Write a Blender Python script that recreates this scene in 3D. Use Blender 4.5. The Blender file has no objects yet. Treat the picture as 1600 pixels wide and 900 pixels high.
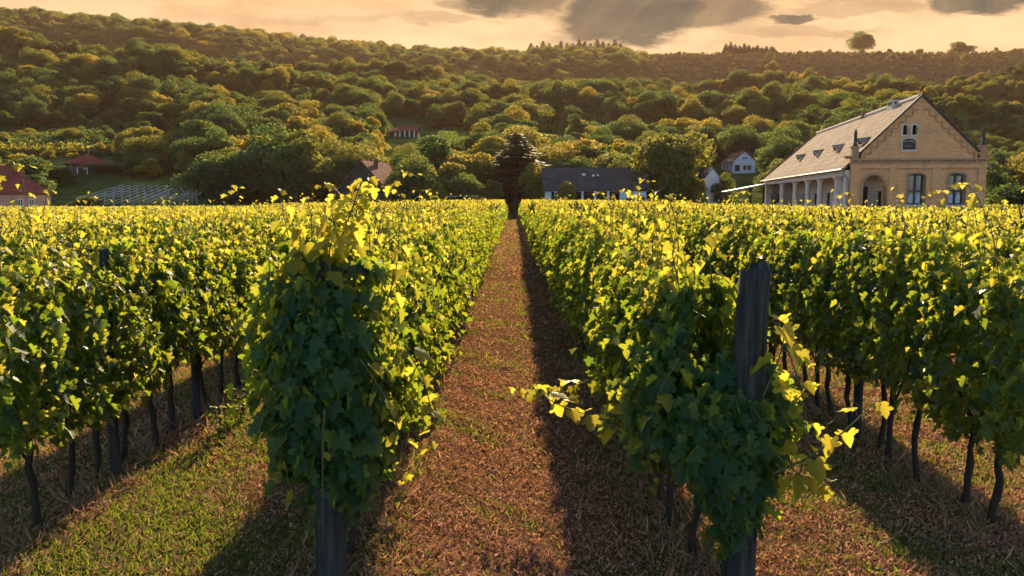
import bpy, math, random
import numpy as np
from mathutils import Vector, Matrix
from mathutils.geometry import tessellate_polygon

# ------------------------------------------------------------------ camera, sky, sun, exposure
S = bpy.context.scene
COL = S.collection
R = math.radians
random.seed(7)
CAMZ = 2.45
PITCH = math.atan(138 / 1250)
cd = bpy.data.cameras.new('camera')
cam = bpy.data.objects.new('camera', cd)
COL.objects.link(cam)
cam.location = (0, 0, CAMZ)
cam.rotation_euler = (R(90) - PITCH, 0, R(0.09))
cd.sensor_width = 36
cd.lens = 36 * 1250 / 1600
cd.clip_start = 0.05
cd.clip_end = 6000
S.camera = cam
S.view_settings.view_transform = 'Standard'
S.view_settings.look = 'None'
S.view_settings.gamma = 1
S.view_settings.use_curve_mapping = False
S.view_settings.exposure = 1.2
EXPO = 2 ** S.view_settings.exposure
S.cycles.max_bounces = 6
S.cycles.diffuse_bounces = 3
S.cycles.transmission_bounces = 5
S.cycles.transparent_max_bounces = 6
S.cycles.volume_bounces = 0
S.cycles.use_denoising = True
S.cycles.use_adaptive_sampling = True
S.cycles.adaptive_threshold = 0.03
S.cycles.sample_clamp_indirect = 4

SUN_AZ, SUN_EL = R(5.6), R(20)          # azimuth measured from +Y towards +X
ld = bpy.data.lights.new('sun', 'SUN')
ld.energy = 5.0
ld.angle = R(0.6)
ld.color = (1.0, 0.77, 0.46)
sun = bpy.data.objects.new('sun', ld)
COL.objects.link(sun)
SUND = Vector((math.sin(SUN_AZ) * math.cos(SUN_EL), math.cos(SUN_AZ) * math.cos(SUN_EL), math.sin(SUN_EL)))
sun.rotation_euler = SUND.to_track_quat('Z', 'Y').to_euler()
sun.location = (60, 200, 140)


def lin(r, g, b):
    def f(c):
        c /= 255
        return c / 12.92 if c <= .04045 else ((c + .055) / 1.055) ** 2.4
    return (f(r), f(g), f(b), 1)


class NT:
    """small helper round a node tree"""
    def __init__(s, t):
        s.t = t
        t.nodes.clear()

    def n(s, ty, ins=None, **kw):
        nd = s.t.nodes.new(ty)
        for k, v in kw.items():
            setattr(nd, k, v)
        for k, v in (ins or {}).items():
            s.put(nd.inputs[k], v)
        return nd

    def put(s, sock, v):
        if isinstance(v, bpy.types.NodeSocket):
            s.t.links.new(v, sock)
        elif isinstance(v, bpy.types.Node):
            s.t.links.new(v.outputs[0], sock)
        else:
            sock.default_value = v

    def m(s, op, a, b=0.0, c=0.0, clamp=False):
        nd = s.n('ShaderNodeMath', operation=op, use_clamp=clamp)
        s.put(nd.inputs[0], a)
        s.put(nd.inputs[1], b)
        s.put(nd.inputs[2], c)
        return nd.outputs[0]

    def mix(s, f, a, b):
        nd = s.n('ShaderNodeMix', data_type='RGBA')
        s.put(nd.inputs[0], f)
        s.put(nd.inputs[6], a)
        s.put(nd.inputs[7], b)
        return nd.outputs[2]

    def smooth(s, v, a, b):
        nd = s.n('ShaderNodeMapRange', interpolation_type='SMOOTHSTEP')
        s.put(nd.inputs[0], v)
        nd.inputs[1].default_value = a
        nd.inputs[2].default_value = b
        return nd.outputs[0]

    def noise(s, vec, scale, detail=4, rough=.55, dist=0.0):
        nd = s.n('ShaderNodeTexNoise', {'Scale': scale, 'Detail': detail, 'Roughness': rough, 'Distortion': dist})
        if vec is not None:
            s.put(nd.inputs['Vector'], vec)
        return nd.outputs[0]

    def ramp(s, f, stops):
        nd = s.n('ShaderNodeValToRGB')
        s.put(nd.inputs[0], f)
        e = nd.color_ramp.elements
        while len(e) < len(stops):
            e.new(0.5)
        for k, (p, c) in zip(e, stops):
            k.position = p
            k.color = c if len(c) == 4 else (*c, 1)
        return nd.outputs[0]


W = bpy.data.worlds.new('World')
S.world = W
W.use_nodes = True
w = NT(W.node_tree)
sky = w.n('ShaderNodeTexSky', sky_type='NISHITA')
sky.sun_disc = False
sky.sun_elevation = SUN_EL
sky.sun_rotation = SUN_AZ
sky.altitude = 200
sky.air_density = 1.0
sky.dust_density = 0.5
sky.ozone_density = 3.0
SKY_STRENGTH = 0.12
d = w.n('ShaderNodeTexCoord').outputs['Generated']
sp = w.n('ShaderNodeSeparateXYZ', {0: d})
yy = w.m('MAXIMUM', sp.outputs[1], 0.08)
u = w.m('DIVIDE', sp.outputs[0], yy)
v = w.m('DIVIDE', sp.outputs[2], yy)
uv = w.n('ShaderNodeCombineXYZ', {0: u, 1: w.m('MULTIPLY', v, 3.0), 2: 0.0}).outputs[0]
dn1 = w.noise(uv, 7, 6, .6)
uv2 = w.n('ShaderNodeVectorMath', {0: uv, 1: (3.1, 7.7, 1.3)}, operation='ADD').outputs[0]
dn2 = w.noise(uv2, 9, 6, .6)
du = w.m('ADD', u, w.m('MULTIPLY', w.m('SUBTRACT', dn1, .5), .17))
dv = w.m('ADD', v, w.m('MULTIPLY', w.m('SUBTRACT', dn2, .5), .075))


def blob(px, py, hw, hh, k, soft=.72):
    a = w.m('DIVIDE', w.m('SUBTRACT', du, (px - 802) / 1250), hw / 1250)
    b = w.m('DIVIDE', w.m('SUBTRACT', dv, (312 - py) / 1250), hh / 1250)
    r = w.m('SQRT', w.m('ADD', w.m('MULTIPLY', a, a), w.m('MULTIPLY', b, b)))
    return w.m('MULTIPLY', w.smooth(r, 1.15, soft), k)


dark = None
for bl in [(795, -4, 100, 40, 1.0), (735, 14, 50, 12, .5), (985, 34, 130, 44, 1.0), (1095, 20, 120, 38, .9), (930, 62, 90, 22, .45),
           (1236, 38, 34, 13, .95), (1512, -4, 95, 32, 1.0), (1610, 10, 40, 14, .6), (1330, 20, 120, 14, .33), (1240, 60, 150, 10, .28),
           (690, 44, 90, 9, .3), (520, 38, 120, 7, .15), (300, -20, 300, 22, .2), (1150, -60, 500, 50, .5)]:
    b_ = blob(*bl)
    dark = b_ if dark is None else w.m('MAXIMUM', dark, b_)
# crepuscular streaks put into the cloud colour, fanning from a point off the sun
us, vs = .50, .62
ang = w.m('ARCTAN2', w.m('SUBTRACT', u, us), w.m('SUBTRACT', vs, v))
st = w.noise(w.n('ShaderNodeCombineXYZ', {0: w.m('MULTIPLY', ang, 6.0), 1: 3.7, 2: 0.0}).outputs[0], 1.6, 3, .6)
streak = w.smooth(st, .35, .75)
soft = w.smooth(w.noise(uv, 4.0, 6, .62), .40, .72)
k_ = 1.0
gold = w.mix(w.smooth(v, .20, .30), lin(250, 212, 160), lin(238, 188, 136))
gold = w.mix(w.m('MULTIPLY', soft, .75), gold, lin(196, 152, 110))
shade = w.mix(w.smooth(dn1, .35, .65), lin(28, 68, 72), lin(78, 94, 84))
cloud = w.mix(dark, gold, shade)
cloud = w.mix(w.m('MULTIPLY', streak, w.m('MULTIPLY', dark, .24)), cloud, lin(232, 186, 130))
cloud = w.mix(1.0, cloud, cloud)
front = w.m('MULTIPLY', w.smooth(sp.outputs[1], .35, .75), w.smooth(v, .46, .27))
bgS = w.n('ShaderNodeBackground', {'Color': sky.outputs[0], 'Strength': SKY_STRENGTH})
bgC = w.n('ShaderNodeBackground', {'Color': cloud, 'Strength': 1.12 / EXPO})
mx = w.n('ShaderNodeMixShader', {0: front, 1: bgS.outputs[0], 2: bgC.outputs[0]})
w.n('ShaderNodeOutputWorld', {0: mx.outputs[0]})


# ------------------------------------------------------------------ helpers
def tag(o, label=None, cat=None, group=None, kind=None):
    if label: o['label'] = label
    if cat: o['category'] = cat
    if group: o['group'] = group
    if kind: o['kind'] = kind
    return o


def empty(name, loc, rz=0.0):
    o = bpy.data.objects.new(name, None)
    o.empty_display_size = .3
    COL.objects.link(o)
    o.location = loc
    o.rotation_euler = (0, 0, rz)
    return o


def link(name, me, parent=None):
    o = bpy.data.objects.new(name, me)
    COL.objects.link(o)
    if parent: o.parent = parent
    return o


def copy_tree(o, parent=None):
    c = o.copy()
    COL.objects.link(c)
    c.parent = parent
    for ch in list(o.children):
        copy_tree(ch, c)
    return c


class MB:
    def __init__(s):
        s.v, s.f, s.mi = [], [], []
        s.cur = 0

    def face(s, pts):
        b = len(s.v)
        s.v += [tuple(p) for p in pts]
        s.f.append(tuple(range(b, b + len(pts))))
        s.mi.append(s.cur)

    def box(s, x0, x1, y0, y1, z0, z1):
        b = len(s.v)
        s.v += [(x, y, z) for z in (z0, z1) for y in (y0, y1) for x in (x0, x1)]
        for q in ((0, 2, 3, 1), (4, 5, 7, 6), (0, 1, 5, 4), (2, 6, 7, 3), (0, 4, 6, 2), (1, 3, 7, 5)):
            s.f.append(tuple(b + i for i in q))
            s.mi.append(s.cur)
        return s

    def tube(s, pts, rad, n=8, cap=True, jit=0.0, rng=random):
        pts = [Vector(p) for p in pts]
        if not hasattr(rad, '__len__'): rad = [rad] * len(pts)
        b = len(s.v)
        t0 = (pts[1] - pts[0]).normalized()
        a = t0.cross(Vector((0.3, 1, 0.2)))
        if a.length < .05: a = t0.cross(Vector((1, 0, 0)))
        a.normalize()
        for i, p in enumerate(pts):
            t = (pts[min(i + 1, len(pts) - 1)] - pts[max(i - 1, 0)]).normalized()
            a = (a - t * a.dot(t)).normalized()
            c = t.cross(a)
            for k in range(n):
                th = 2 * math.pi * k / n
                r = rad[i] * (1 + (rng.random() - .5) * jit)
                s.v.append(tuple(p + (a * math.cos(th) + c * math.sin(th)) * r))
        for i in range(len(pts) - 1):
            for k in range(n):
                k2 = (k + 1) % n
                s.f.append((b + i * n + k, b + i * n + k2, b + (i + 1) * n + k2, b + (i + 1) * n + k))
                s.mi.append(s.cur)
        if cap:
            s.f.append(tuple(b + k for k in reversed(range(n))))
            s.f.append(tuple(b + (len(pts) - 1) * n + k for k in range(n)))
            s.mi += [s.cur] * 2
        return s

    def plate(s, loops, mp, t):
        """polygon with holes (2D loops) as a slab; mp(a,b,depth)->xyz"""
        loops = [[Vector((p[0], p[1], 0)) for p in lp] for lp in loops]
        flat = [p for lp in loops for p in lp]
        tris = tessellate_polygon(loops)
        for dpt in (0, t):
            b = len(s.v)
            s.v += [tuple(mp(p.x, p.y, dpt)) for p in flat]
            for tr in tris:
                s.f.append(tuple(b + i for i in tr))
                s.mi.append(s.cur)
        for lp in loops:
            for i in range(len(lp)):
                p, q = lp[i], lp[(i + 1) % len(lp)]
                s.face([mp(p.x, p.y, 0), mp(q.x, q.y, 0), mp(q.x, q.y, t), mp(p.x, p.y, t)])
        return s

    def slab(s, quad, th):
        """thick slab from a planar quad/polygon, thickness th below along -normal"""
        q = [Vector(p) for p in quad]
        nrm = (q[1] - q[0]).cross(q[2] - q[1]).normalized()
        if nrm.z < 0: nrm = -nrm
        lo = [p - nrm * th for p in q]
        s.face(q)
        s.face(lo[::-1])
        for i in range(len(q)):
            j = (i + 1) % len(q)
            s.face([q[i], q[j], lo[j], lo[i]])
        return s

    def build(s, name, mats, parent=None, smooth=False):
        me = bpy.data.meshes.new(name)
        me.from_pydata(s.v, [], s.f)
        if not isinstance(mats, (list, tuple)): mats = [mats]
        for m_ in mats: me.materials.append(m_)
        if len(mats) > 1: me.polygons.foreach_set('material_index', s.mi)
        if smooth: me.polygons.foreach_set('use_smooth', [True] * len(s.f))
        me.update()
        return link(name, me, parent)


# leaf templates: (verts, faces) in unit leaf space: x across, y petiole->tip, z normal
_half = [(0, 0), (.10, -.16), (.26, -.17), (.40, -.08), (.47, .08), (.33, .20), (.52, .27), (.64, .42), (.55, .52), (.42, .53), (.27, .56), (.30, .70), (.20, .84), (0, 1.04)]
_lv = []
for (x, y) in _half: _lv.append((x, y, .28 * x - .22 * (y - .35) ** 2))
_lm = [0]
for (x, y) in _half[1:-1]:
    _lm.append(len(_lv))
    _lv.append((-x, y, .28 * x - .22 * (y - .35) ** 2))
_lm.append(13)
LOBED = (np.array(_lv), [tuple(range(14)), tuple(reversed(_lm))])
def leaf_variant(fold, droop, skew, sc=1.0):
    v_ = LOBED[0].copy()
    v_[:, 2] = fold * np.abs(v_[:, 0]) - droop * (v_[:, 1] - .3) ** 2 + skew * v_[:, 0] * v_[:, 1] + .05 * np.sin(v_[:, 0] * 9 + v_[:, 1] * 7)
    v_[:, 0] *= sc
    return (v_, LOBED[1])


LOBES = [leaf_variant(.28, .25, .1), leaf_variant(.55, .55, -.25, .9), leaf_variant(.05, .45, .3, 1.08), leaf_variant(-.25, .3, -.1), leaf_variant(.8, .2, .2, .82)]
SIMPLE = (np.array([(0, 0, 0), (.45, .1, .12), (.48, .55, .1), (0, 1, -.08), (-.48, .55, .1), (-.45, .1, .12)]), [(0, 1, 2, 3), (0, 3, 4, 5)])
CLUMP = (np.array([(-.4, 0, 0), (.35, -.1, .05), (.5, .7, -.05), (0, 1.05, .1), (-.5, .6, .0)]), [(0, 1, 2, 3, 4)])
BLADE = (np.array([(-.5, 0, 0), (.5, 0, 0), (.25, .55, .15), (0, 1, .45)]), [(0, 1, 2, 3)])


def unit(a):
    return a / np.maximum(np.linalg.norm(a, axis=1, keepdims=True), 1e-6)


def leaf_arrays(tpl, pos, tip, nrm, size, wid=None):
    tv, tf = tpl
    tip = unit(tip)
    right = unit(np.cross(tip, nrm))
    nrm = np.cross(right, tip)
    size = np.asarray(size).reshape(-1, 1, 1)
    wd = size if wid is None else np.asarray(wid).reshape(-1, 1, 1)
    V = pos[:, None, :] + wd * tv[None, :, 0, None] * right[:, None, :] + size * (tv[None, :, 1, None] * tip[:, None, :] + tv[None, :, 2, None] * nrm[:, None, :])
    N, K = len(pos), len(tv)
    base = (np.arange(N) * K)[:, None]
    li = np.array([i for f in tf for i in f])
    L = (base + li[None, :]).reshape(-1)
    T = np.tile([len(f) for f in tf], N)
    return V.reshape(-1, 3), L, T


def leaves(pos, tip, nrm, size, mi, rng):
    """lobed leaves, mixed from several curled variants"""
    pos, tip, nrm, size = (np.asarray(q, float) for q in (pos, tip, nrm, size))
    k = rng.randint(0, len(LOBES), len(pos))
    return [(*leaf_arrays(LOBES[j], pos[k == j], tip[k == j], nrm[k == j], size[k == j]), mi) for j in range(len(LOBES)) if (k == j).any()]


def np_mesh(name, parts, mats):
    """parts: list of (V, L, T, material_index)"""
    off = 0
    Vs, Ls, Ts, Ms = [], [], [], []
    for V, L, T, mi in parts:
        Vs.append(V); Ls.append(L + off); Ts.append(T); Ms.append(np.full(len(T), mi, dtype=np.int32))
        off += len(V)
    V, L, T, M = np.concatenate(Vs), np.concatenate(Ls), np.concatenate(Ts), np.concatenate(Ms)
    me = bpy.data.meshes.new(name)
    me.vertices.add(len(V))
    me.vertices.foreach_set('co', V.astype(np.float32).ravel())
    me.loops.add(len(L))
    me.loops.foreach_set('vertex_index', L.astype(np.int32))
    me.polygons.add(len(T))
    st = np.concatenate([[0], np.cumsum(T)[:-1]])
    me.polygons.foreach_set('loop_start', st.astype(np.int32))
    me.polygons.foreach_set('loop_total', T.astype(np.int32))
    for m_ in mats: me.materials.append(m_)
    me.polygons.foreach_set('material_index', M)
    me.update(calc_edges=True)
    return me


# ------------------------------------------------------------------ materials
def new_mat(name):
    m_ = bpy.data.materials.new(name)
    m_.use_nodes = True
    return m_, NT(m_.node_tree)


def leaf_mat(name, c_dark, c_light, t_dark, t_light, trans=.5, rough=.45, spec=.35, per='island', veins=False):
    m_, t = new_mat(name)
    g = t.n('ShaderNodeNewGeometry')
    oi = t.n('ShaderNodeObjectInfo')
    if per == 'island':
        f = g.outputs['Random Per Island']
    else:
        f = t.m('ADD', t.m('MULTIPLY', t.m('POWER', oi.outputs['Random'], 2.6), .80), t.m('MULTIPLY', g.outputs['Random Per Island'], .22))
    c = t.mix(f, (*c_dark, 1), (*c_light, 1))
    tc = t.mix(f, (*t_dark, 1), (*t_light, 1))
    if veins:
        co = t.n('ShaderNodeTexCoord').outputs['Object']
        bl = t.smooth(t.noise(co, 38, 4, .65), .60, .72)
        c = t.mix(t.m('MULTIPLY', bl, .5), c, (.10, .075, .025, 1))
        tc = t.mix(t.m('MULTIPLY', bl, .55), tc, (.30, .20, .02, 1))
    p = t.n('ShaderNodeBsdfPrincipled', {'Base Color': c, 'Roughness': rough, 'Specular IOR Level': spec})
    tr = t.n('ShaderNodeBsdfTranslucent', {'Color': tc})
    mxs = t.n('ShaderNodeMixShader', {0: trans, 1: p.outputs[0], 2: tr.outputs[0]})
    t.n('ShaderNodeOutputMaterial', {0: mxs.outputs[0]})
    return m_


def plain(name, c1, c2=None, scale=3.0, rough=.8, bump=.2, bscale=None, stretch=(1, 1, 1), spec=.3, metal=0.0, detail=6):
    m_, t = new_mat(name)
    co = t.n('ShaderNodeTexCoord').outputs['Object']
    co = t.n('ShaderNodeMapping', {'Vector': co, 'Scale': stretch}).outputs[0]
    nz = t.noise(co, scale, detail, .6)
    c = t.ramp(nz, [(.3, c1), (.7, c2 or c1)])
    p = t.n('ShaderNodeBsdfPrincipled', {'Base Color': c, 'Roughness': rough, 'Specular IOR Level': spec, 'Metallic': metal})
    if bump:
        b = t.n('ShaderNodeBump', {'Strength': bump, 'Distance': .02, 'Height': t.noise(co, bscale or scale * 4, 5, .6)})
        t.put(p.inputs['Normal'], b.outputs[0])
    t.n('ShaderNodeOutputMaterial', {0: p.outputs[0]})
    return m_


M = {}
M['vine'] = leaf_mat('vine_leaf', (.014, .062, .032), (.050, .120, .038), (.22, .34, .015), (.50, .48, .026), .56, .48, .22, veins=True)
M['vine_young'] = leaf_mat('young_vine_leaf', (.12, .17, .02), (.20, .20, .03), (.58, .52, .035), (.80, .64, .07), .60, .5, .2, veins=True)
M['shoot'] = plain('green_cane', (.05, .08, .02), (.09, .08, .03), 12, .6, 0)
M['bark'] = plain('vine_bark', (.018, .014, .011), (.05, .036, .026), 14, .95, .8, 40, (1, 1, .2))
M['treebark'] = plain('tree_bark', (.03, .024, .018), (.07, .055, .04), 3, .95, .6, 12, (1, 1, .25))
M['post'] = plain('weathered_post', (.007, .010, .011), (.060, .058, .052), 11, .9, .9, 30, (3, 3, .22))
M['wire'] = plain('galvanised_wire', (.25, .26, .26), (.35, .35, .34), 5, .5, 0, metal=.8)
M['rope'] = plain('pale_cord', (.3, .28, .24), (.42, .4, .35), 20, .9, .3)
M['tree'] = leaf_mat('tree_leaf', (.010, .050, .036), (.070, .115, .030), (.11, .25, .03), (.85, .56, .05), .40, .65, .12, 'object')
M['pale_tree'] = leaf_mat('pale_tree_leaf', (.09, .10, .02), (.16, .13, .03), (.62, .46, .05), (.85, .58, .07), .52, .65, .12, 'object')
M['brown_tree'] = leaf_mat('brown_tree_leaf', (.10, .06, .025), (.16, .09, .04), (.25, .14, .03), (.34, .2, .05), .4, .5, .3, 'object')
M['needle'] = leaf_mat('spruce_needles', (.014, .046, .030), (.034, .066, .036), (.04, .08, .02), (.10, .12, .02), .22, .65, .12, 'island')


def brick_mat(name, a, b, mortar, sc=1.0, bw=.26, rh=.078):
    m_, t = new_mat(name)
    o = t.n('ShaderNodeTexCoord').outputs['Object']
    s_ = t.n('ShaderNodeSeparateXYZ', {0: o})
    vec = t.n('ShaderNodeCombineXYZ', {0: t.m('ADD', s_.outputs[0], s_.outputs[1]), 1: s_.outputs[2], 2: 0.0}).outputs[0]
    br = t.n('ShaderNodeTexBrick', {'Vector': vec, 'Color1': a, 'Color2': b, 'Mortar': mortar, 'Scale': sc, 'Mortar Size': .009, 'Mortar Smooth': .3, 'Bias': -.1, 'Brick Width': bw, 'Row Height': rh})
    nz = t.noise(o, 1.3, 6, .65)
    c = t.mix(t.m('MULTIPLY', t.smooth(nz, .45, .75), .45), br.outputs[0], (.30, .19, .13, 1))
    nz2 = t.noise(o, 5.5, 5, .6)
    c = t.mix(t.m('MULTIPLY', t.smooth(nz2, .58, .75), .4), c, (.16, .10, .07, 1))
    p = t.n('ShaderNodeBsdfPrincipled', {'Base Color': c, 'Roughness': .9, 'Specular IOR Level': .2})
    bp = t.n('ShaderNodeBump', {'Strength': .5, 'Distance': .015, 'Height': br.outputs[1]})
    bp.invert = True
    t.put(p.inputs['Normal'], bp.outputs[0])
    t.n('ShaderNodeOutputMaterial', {0: p.outputs[0]})
    return m_


def tile_mat(name, a, b, mortar, w_=.22, h_=.28, patch=(.2, .15, .1, 1), pk=.5):
    m_, t = new_mat(name)
    o = t.n('ShaderNodeTexCoord').outputs['Object']
    s_ = t.n('ShaderNodeSeparateXYZ', {0: o})
    g = t.n('ShaderNodeNewGeometry')
    # run courses up the slope: use height, and the horizontal run along the eave
    vec = t.n('ShaderNodeCombineXYZ', {0: t.m('ADD', s_.outputs[1], t.m('MULTIPLY', s_.outputs[0], .35)), 1: s_.outputs[2], 2: 0.0}).outputs[0]
    br = t.n('ShaderNodeTexBrick', {'Vector': vec, 'Color1': a, 'Color2': b, 'Mortar': mortar, 'Scale': 1.0, 'Mortar Size': .014, 'Mortar Smooth': .5, 'Bias': 0.0, 'Brick Width': w_, 'Row Height': h_ * .7})
    nz = t.noise(o, .7, 7, .68)
    c = t.mix(t.m('MULTIPLY', t.smooth(nz, .42, .7), pk), br.outputs[0], patch)
    p = t.n('ShaderNodeBsdfPrincipled', {'Base Color': c, 'Roughness': .95, 'Specular IOR Level': .04})
    hh = t.m('ADD', br.outputs[1], t.m('MULTIPLY', t.noise(o, 9, 3), -.5))
    bp = t.n('ShaderNodeBump', {'Strength': .8, 'Distance': .03, 'Height': hh})
    bp.invert = True
    t.put(p.inputs['Normal'], bp.outputs[0])
    t.n('ShaderNodeOutputMaterial', {0: p.outputs[0]})
    return m_


M['brick'] = brick_mat('orange_brick', (.76, .33, .125, 1), (.58, .235, .085, 1), (.68, .45, .26, 1))
M['brick_trim'] = brick_mat('brick_trim', (.46, .22, .11, 1), (.32, .15, .075, 1), (.46, .32, .2, 1))
M['rooftile'] = tile_mat('weathered_tile', (.44, .31, .21, 1), (.24, .17, .12, 1), (.10, .07, .05, 1), patch=(.20, .165, .12, 1), pk=.65, w_=.34, h_=.5)
M['redtile'] = tile_mat('red_tile', (.36, .085, .05, 1), (.27, .06, .04, 1), (.10, .03, .02, 1), patch=(.2, .07, .05, 1), pk=.35)
M['rusttile'] = tile_mat('rust_tile', (.36, .15, .09, 1), (.25, .09, .06, 1), (.10, .04, .03, 1), patch=(.14, .09, .07, 1), pk=.6)
M['darktile'] = tile_mat('dark_tile', (.075, .075, .07, 1), (.045, .045, .045, 1), (.02, .02, .02, 1), patch=(.11, .10, .085, 1), pk=.6)
M['plaster'] = plain('pinkish_plaster', (.62, .50, .44), (.74, .62, .55), 1.2, .9, .15)
M['white_wall'] = plain('white_wall', (.58, .56, .55), (.72, .70, .68), .8, .9, .1)
M['blue_wall'] = plain('pale_blue_wall', (.42, .50, .55), (.55, .6, .62), .8, .9, .1)
M['salmon'] = plain('salmon_plaster', (.50, .23, .15), (.58, .29, .19), .6, .9, .1)
M['stone'] = plain('pale_stone', (.5, .42, .33), (.6, .52, .42), 3, .85, .2)
M['dark_stone'] = plain('dark_stone', (.035, .03, .028), (.09, .075, .06), 5, .9, .3)
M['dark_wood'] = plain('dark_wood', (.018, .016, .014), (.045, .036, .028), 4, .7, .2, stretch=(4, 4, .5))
M['blue_wood'] = plain('blue_grey_joinery', (.012, .022, .035), (.025, .04, .055), 4, .45, .1)
M['metal'] = plain('zinc', (.20, .19, .18), (.30, .28, .26), 4, .5, .1, metal=.6)
M['concrete'] = plain('concrete', (.32, .30, .27), (.42, .40, .36), 2, .9, .2)
M['curtain'] = plain('lace_curtain', (.45, .5, .55), (.62, .66, .7), 14, .9, .0)
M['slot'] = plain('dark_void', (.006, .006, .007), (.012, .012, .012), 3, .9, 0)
m_, t = new_mat('window_glass')
p_ = t.n('ShaderNodeBsdfPrincipled', {'Base Color': (.012, .02, .03, 1), 'Roughness': .08, 'Specular IOR Level': .7})
t.n('ShaderNodeOutputMaterial', {0: p_.outputs[0]})
M['glass'] = m_

# ------------------------------------------------------------------ terrain
def sky_interp(pts):
    xs = np.array([p[0] for p in pts], float); ys = np.array([p[1] for p in pts], float)
    return lambda q: np.interp(q, xs, ys)


# elevation of the near crest and the far ridge, by bearing
C1 = sky_interp([(-900, 20), (-200, 48), (0, 62), (100, 70), (200, 78), (300, 85), (400, 95), (500, 103), (600, 107), (700, 114), (800, 123), (950, 132), (1100, 131), (1250, 121), (1400, 126), (1600, 108), (2300, 90)])
C2 = sky_interp([(-900, 0), (-200, 8), (0, 22), (100, 31), (200, 40), (300, 48), (400, 60), (490, 70), (560, 76), (650, 84), (800, 90), (870, 84), (960, 84), (985, 92), (1070, 93), (1200, 92), (1350, 91), (1500, 93), (1560, 88), (1600, 84), (2300, 70)])
FLAT = [(-29.0, 213.0), (-95.0, 180.0), (49.0, 172.0)]
Y0, D1, D2 = 114.0, 420.0, 800.0
TREE_H = 6.2
_rs = np.random.RandomState(3)
_wv = [(_rs.uniform(.5, 1), _rs.uniform(0, 6.28), _rs.uniform(0, 6.28), wl) for wl in (140, 110, 85, 70, 55, 45, 36, 30)]


def slope(py):
    return np.tan(np.arctan((450 - py) / 1250) - PITCH)


def lumps(x, y):
    s_ = 0
    for a, th, ph, wl in _wv:
        s_ = s_ + a * (wl / 90) * np.sin((x * np.cos(th) + y * np.sin(th)) * 6.2832 / wl + ph + 1.3 * np.sin((x * np.sin(th) - y * np.cos(th)) * 6.2832 / (wl * 1.7)))
    return s_


def sst(e0, e1, q):
    k = np.clip((q - e0) / (e1 - e0), 0, 1)
    return k * k * (3 - 2 * k)


def terrain(x, y):
    x = np.asarray(x, float); y = np.asarray(y, float)
    px = 802 + 1250 * x / np.maximum(y, 60)
    z1 = CAMZ + D1 * slope(C1(px)) - TREE_H
    open_right = sst(990, 1030, px)
    z2 = CAMZ + D2 * slope(C2(px)) - 11 * (1 - open_right)
    s1 = np.clip((y - Y0) / (D1 - Y0), 0, 1)
    h1 = z1 * s1 ** 1.08
    s2 = np.clip((y - D1) / (D2 - D1), 0, 1)
    dip = -10 * np.sin(np.pi * np.clip(s2 / .55, 0, 1))
    h2 = z1 + (z2 - z1) * sst(.05, 1, s2) + dip
    h3 = z2 - 60 * sst(D2, D2 + 500, y)
    h = np.where(y < D1, h1, np.where(y < D2, h2, h3))
    amp = sst(150, 230, y) * (1 - .75 * sst(380, 430, y)) * (1 - sst(600, 700, y))
    for fx, fy in FLAT:
        amp = amp * (1 - np.exp(-((x - fx) ** 2 + (y - fy) ** 2) / 32 ** 2))
    h = h + lumps(x, y) * 2.3 * amp
    return np.where(y < Y0, 0.0, h)


def tz(x, y):
    return float(terrain(x, y))


def ray(px, py):
    a = (px - 800) / 1250
    b = (450 - py) / 1250
    return Vector((a, math.cos(PITCH) + b * math.sin(PITCH), -math.sin(PITCH) + b * math.cos(PITCH)))


def at(px, py, Y):
    """world point seen at a photo pixel at distance Y"""
    r = ray(px, py)
    return Vector((0, 0, CAMZ)) + r * (Y / r.y)


def to_px(x, y, z):
    dx, dy, dz = x, y, z - CAMZ
    f = dy * math.cos(PITCH) - dz * math.sin(PITCH)
    up = dy * math.sin(PITCH) + dz * math.cos(PITCH)
    f = np.maximum(f, .01)
    return 800 + 1250 * dx / f, 450 - 1250 * up / f


ys = np.concatenate([np.linspace(-30, 100, 40), np.linspace(104, 460, 150), np.linspace(465, 860, 80), np.linspace(900, 3000, 14)])
us_ = np.linspace(-1.5, 1.5, 260)
YY, UU = np.meshgrid(ys, us_, indexing='ij')
XX = UU * np.maximum(YY, 60)
ZZ = terrain(XX, YY)
ny, nx = YY.shape
Vg = np.stack([XX, YY, ZZ], -1).reshape(-1, 3)
ii = (np.arange(ny - 1)[:, None] * nx + np.arange(nx - 1)[None, :]).reshape(-1)
Lg = np.stack([ii, ii + 1, ii + nx + 1, ii + nx], -1).reshape(-1)
Tg = np.full(len(ii), 4)


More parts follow.
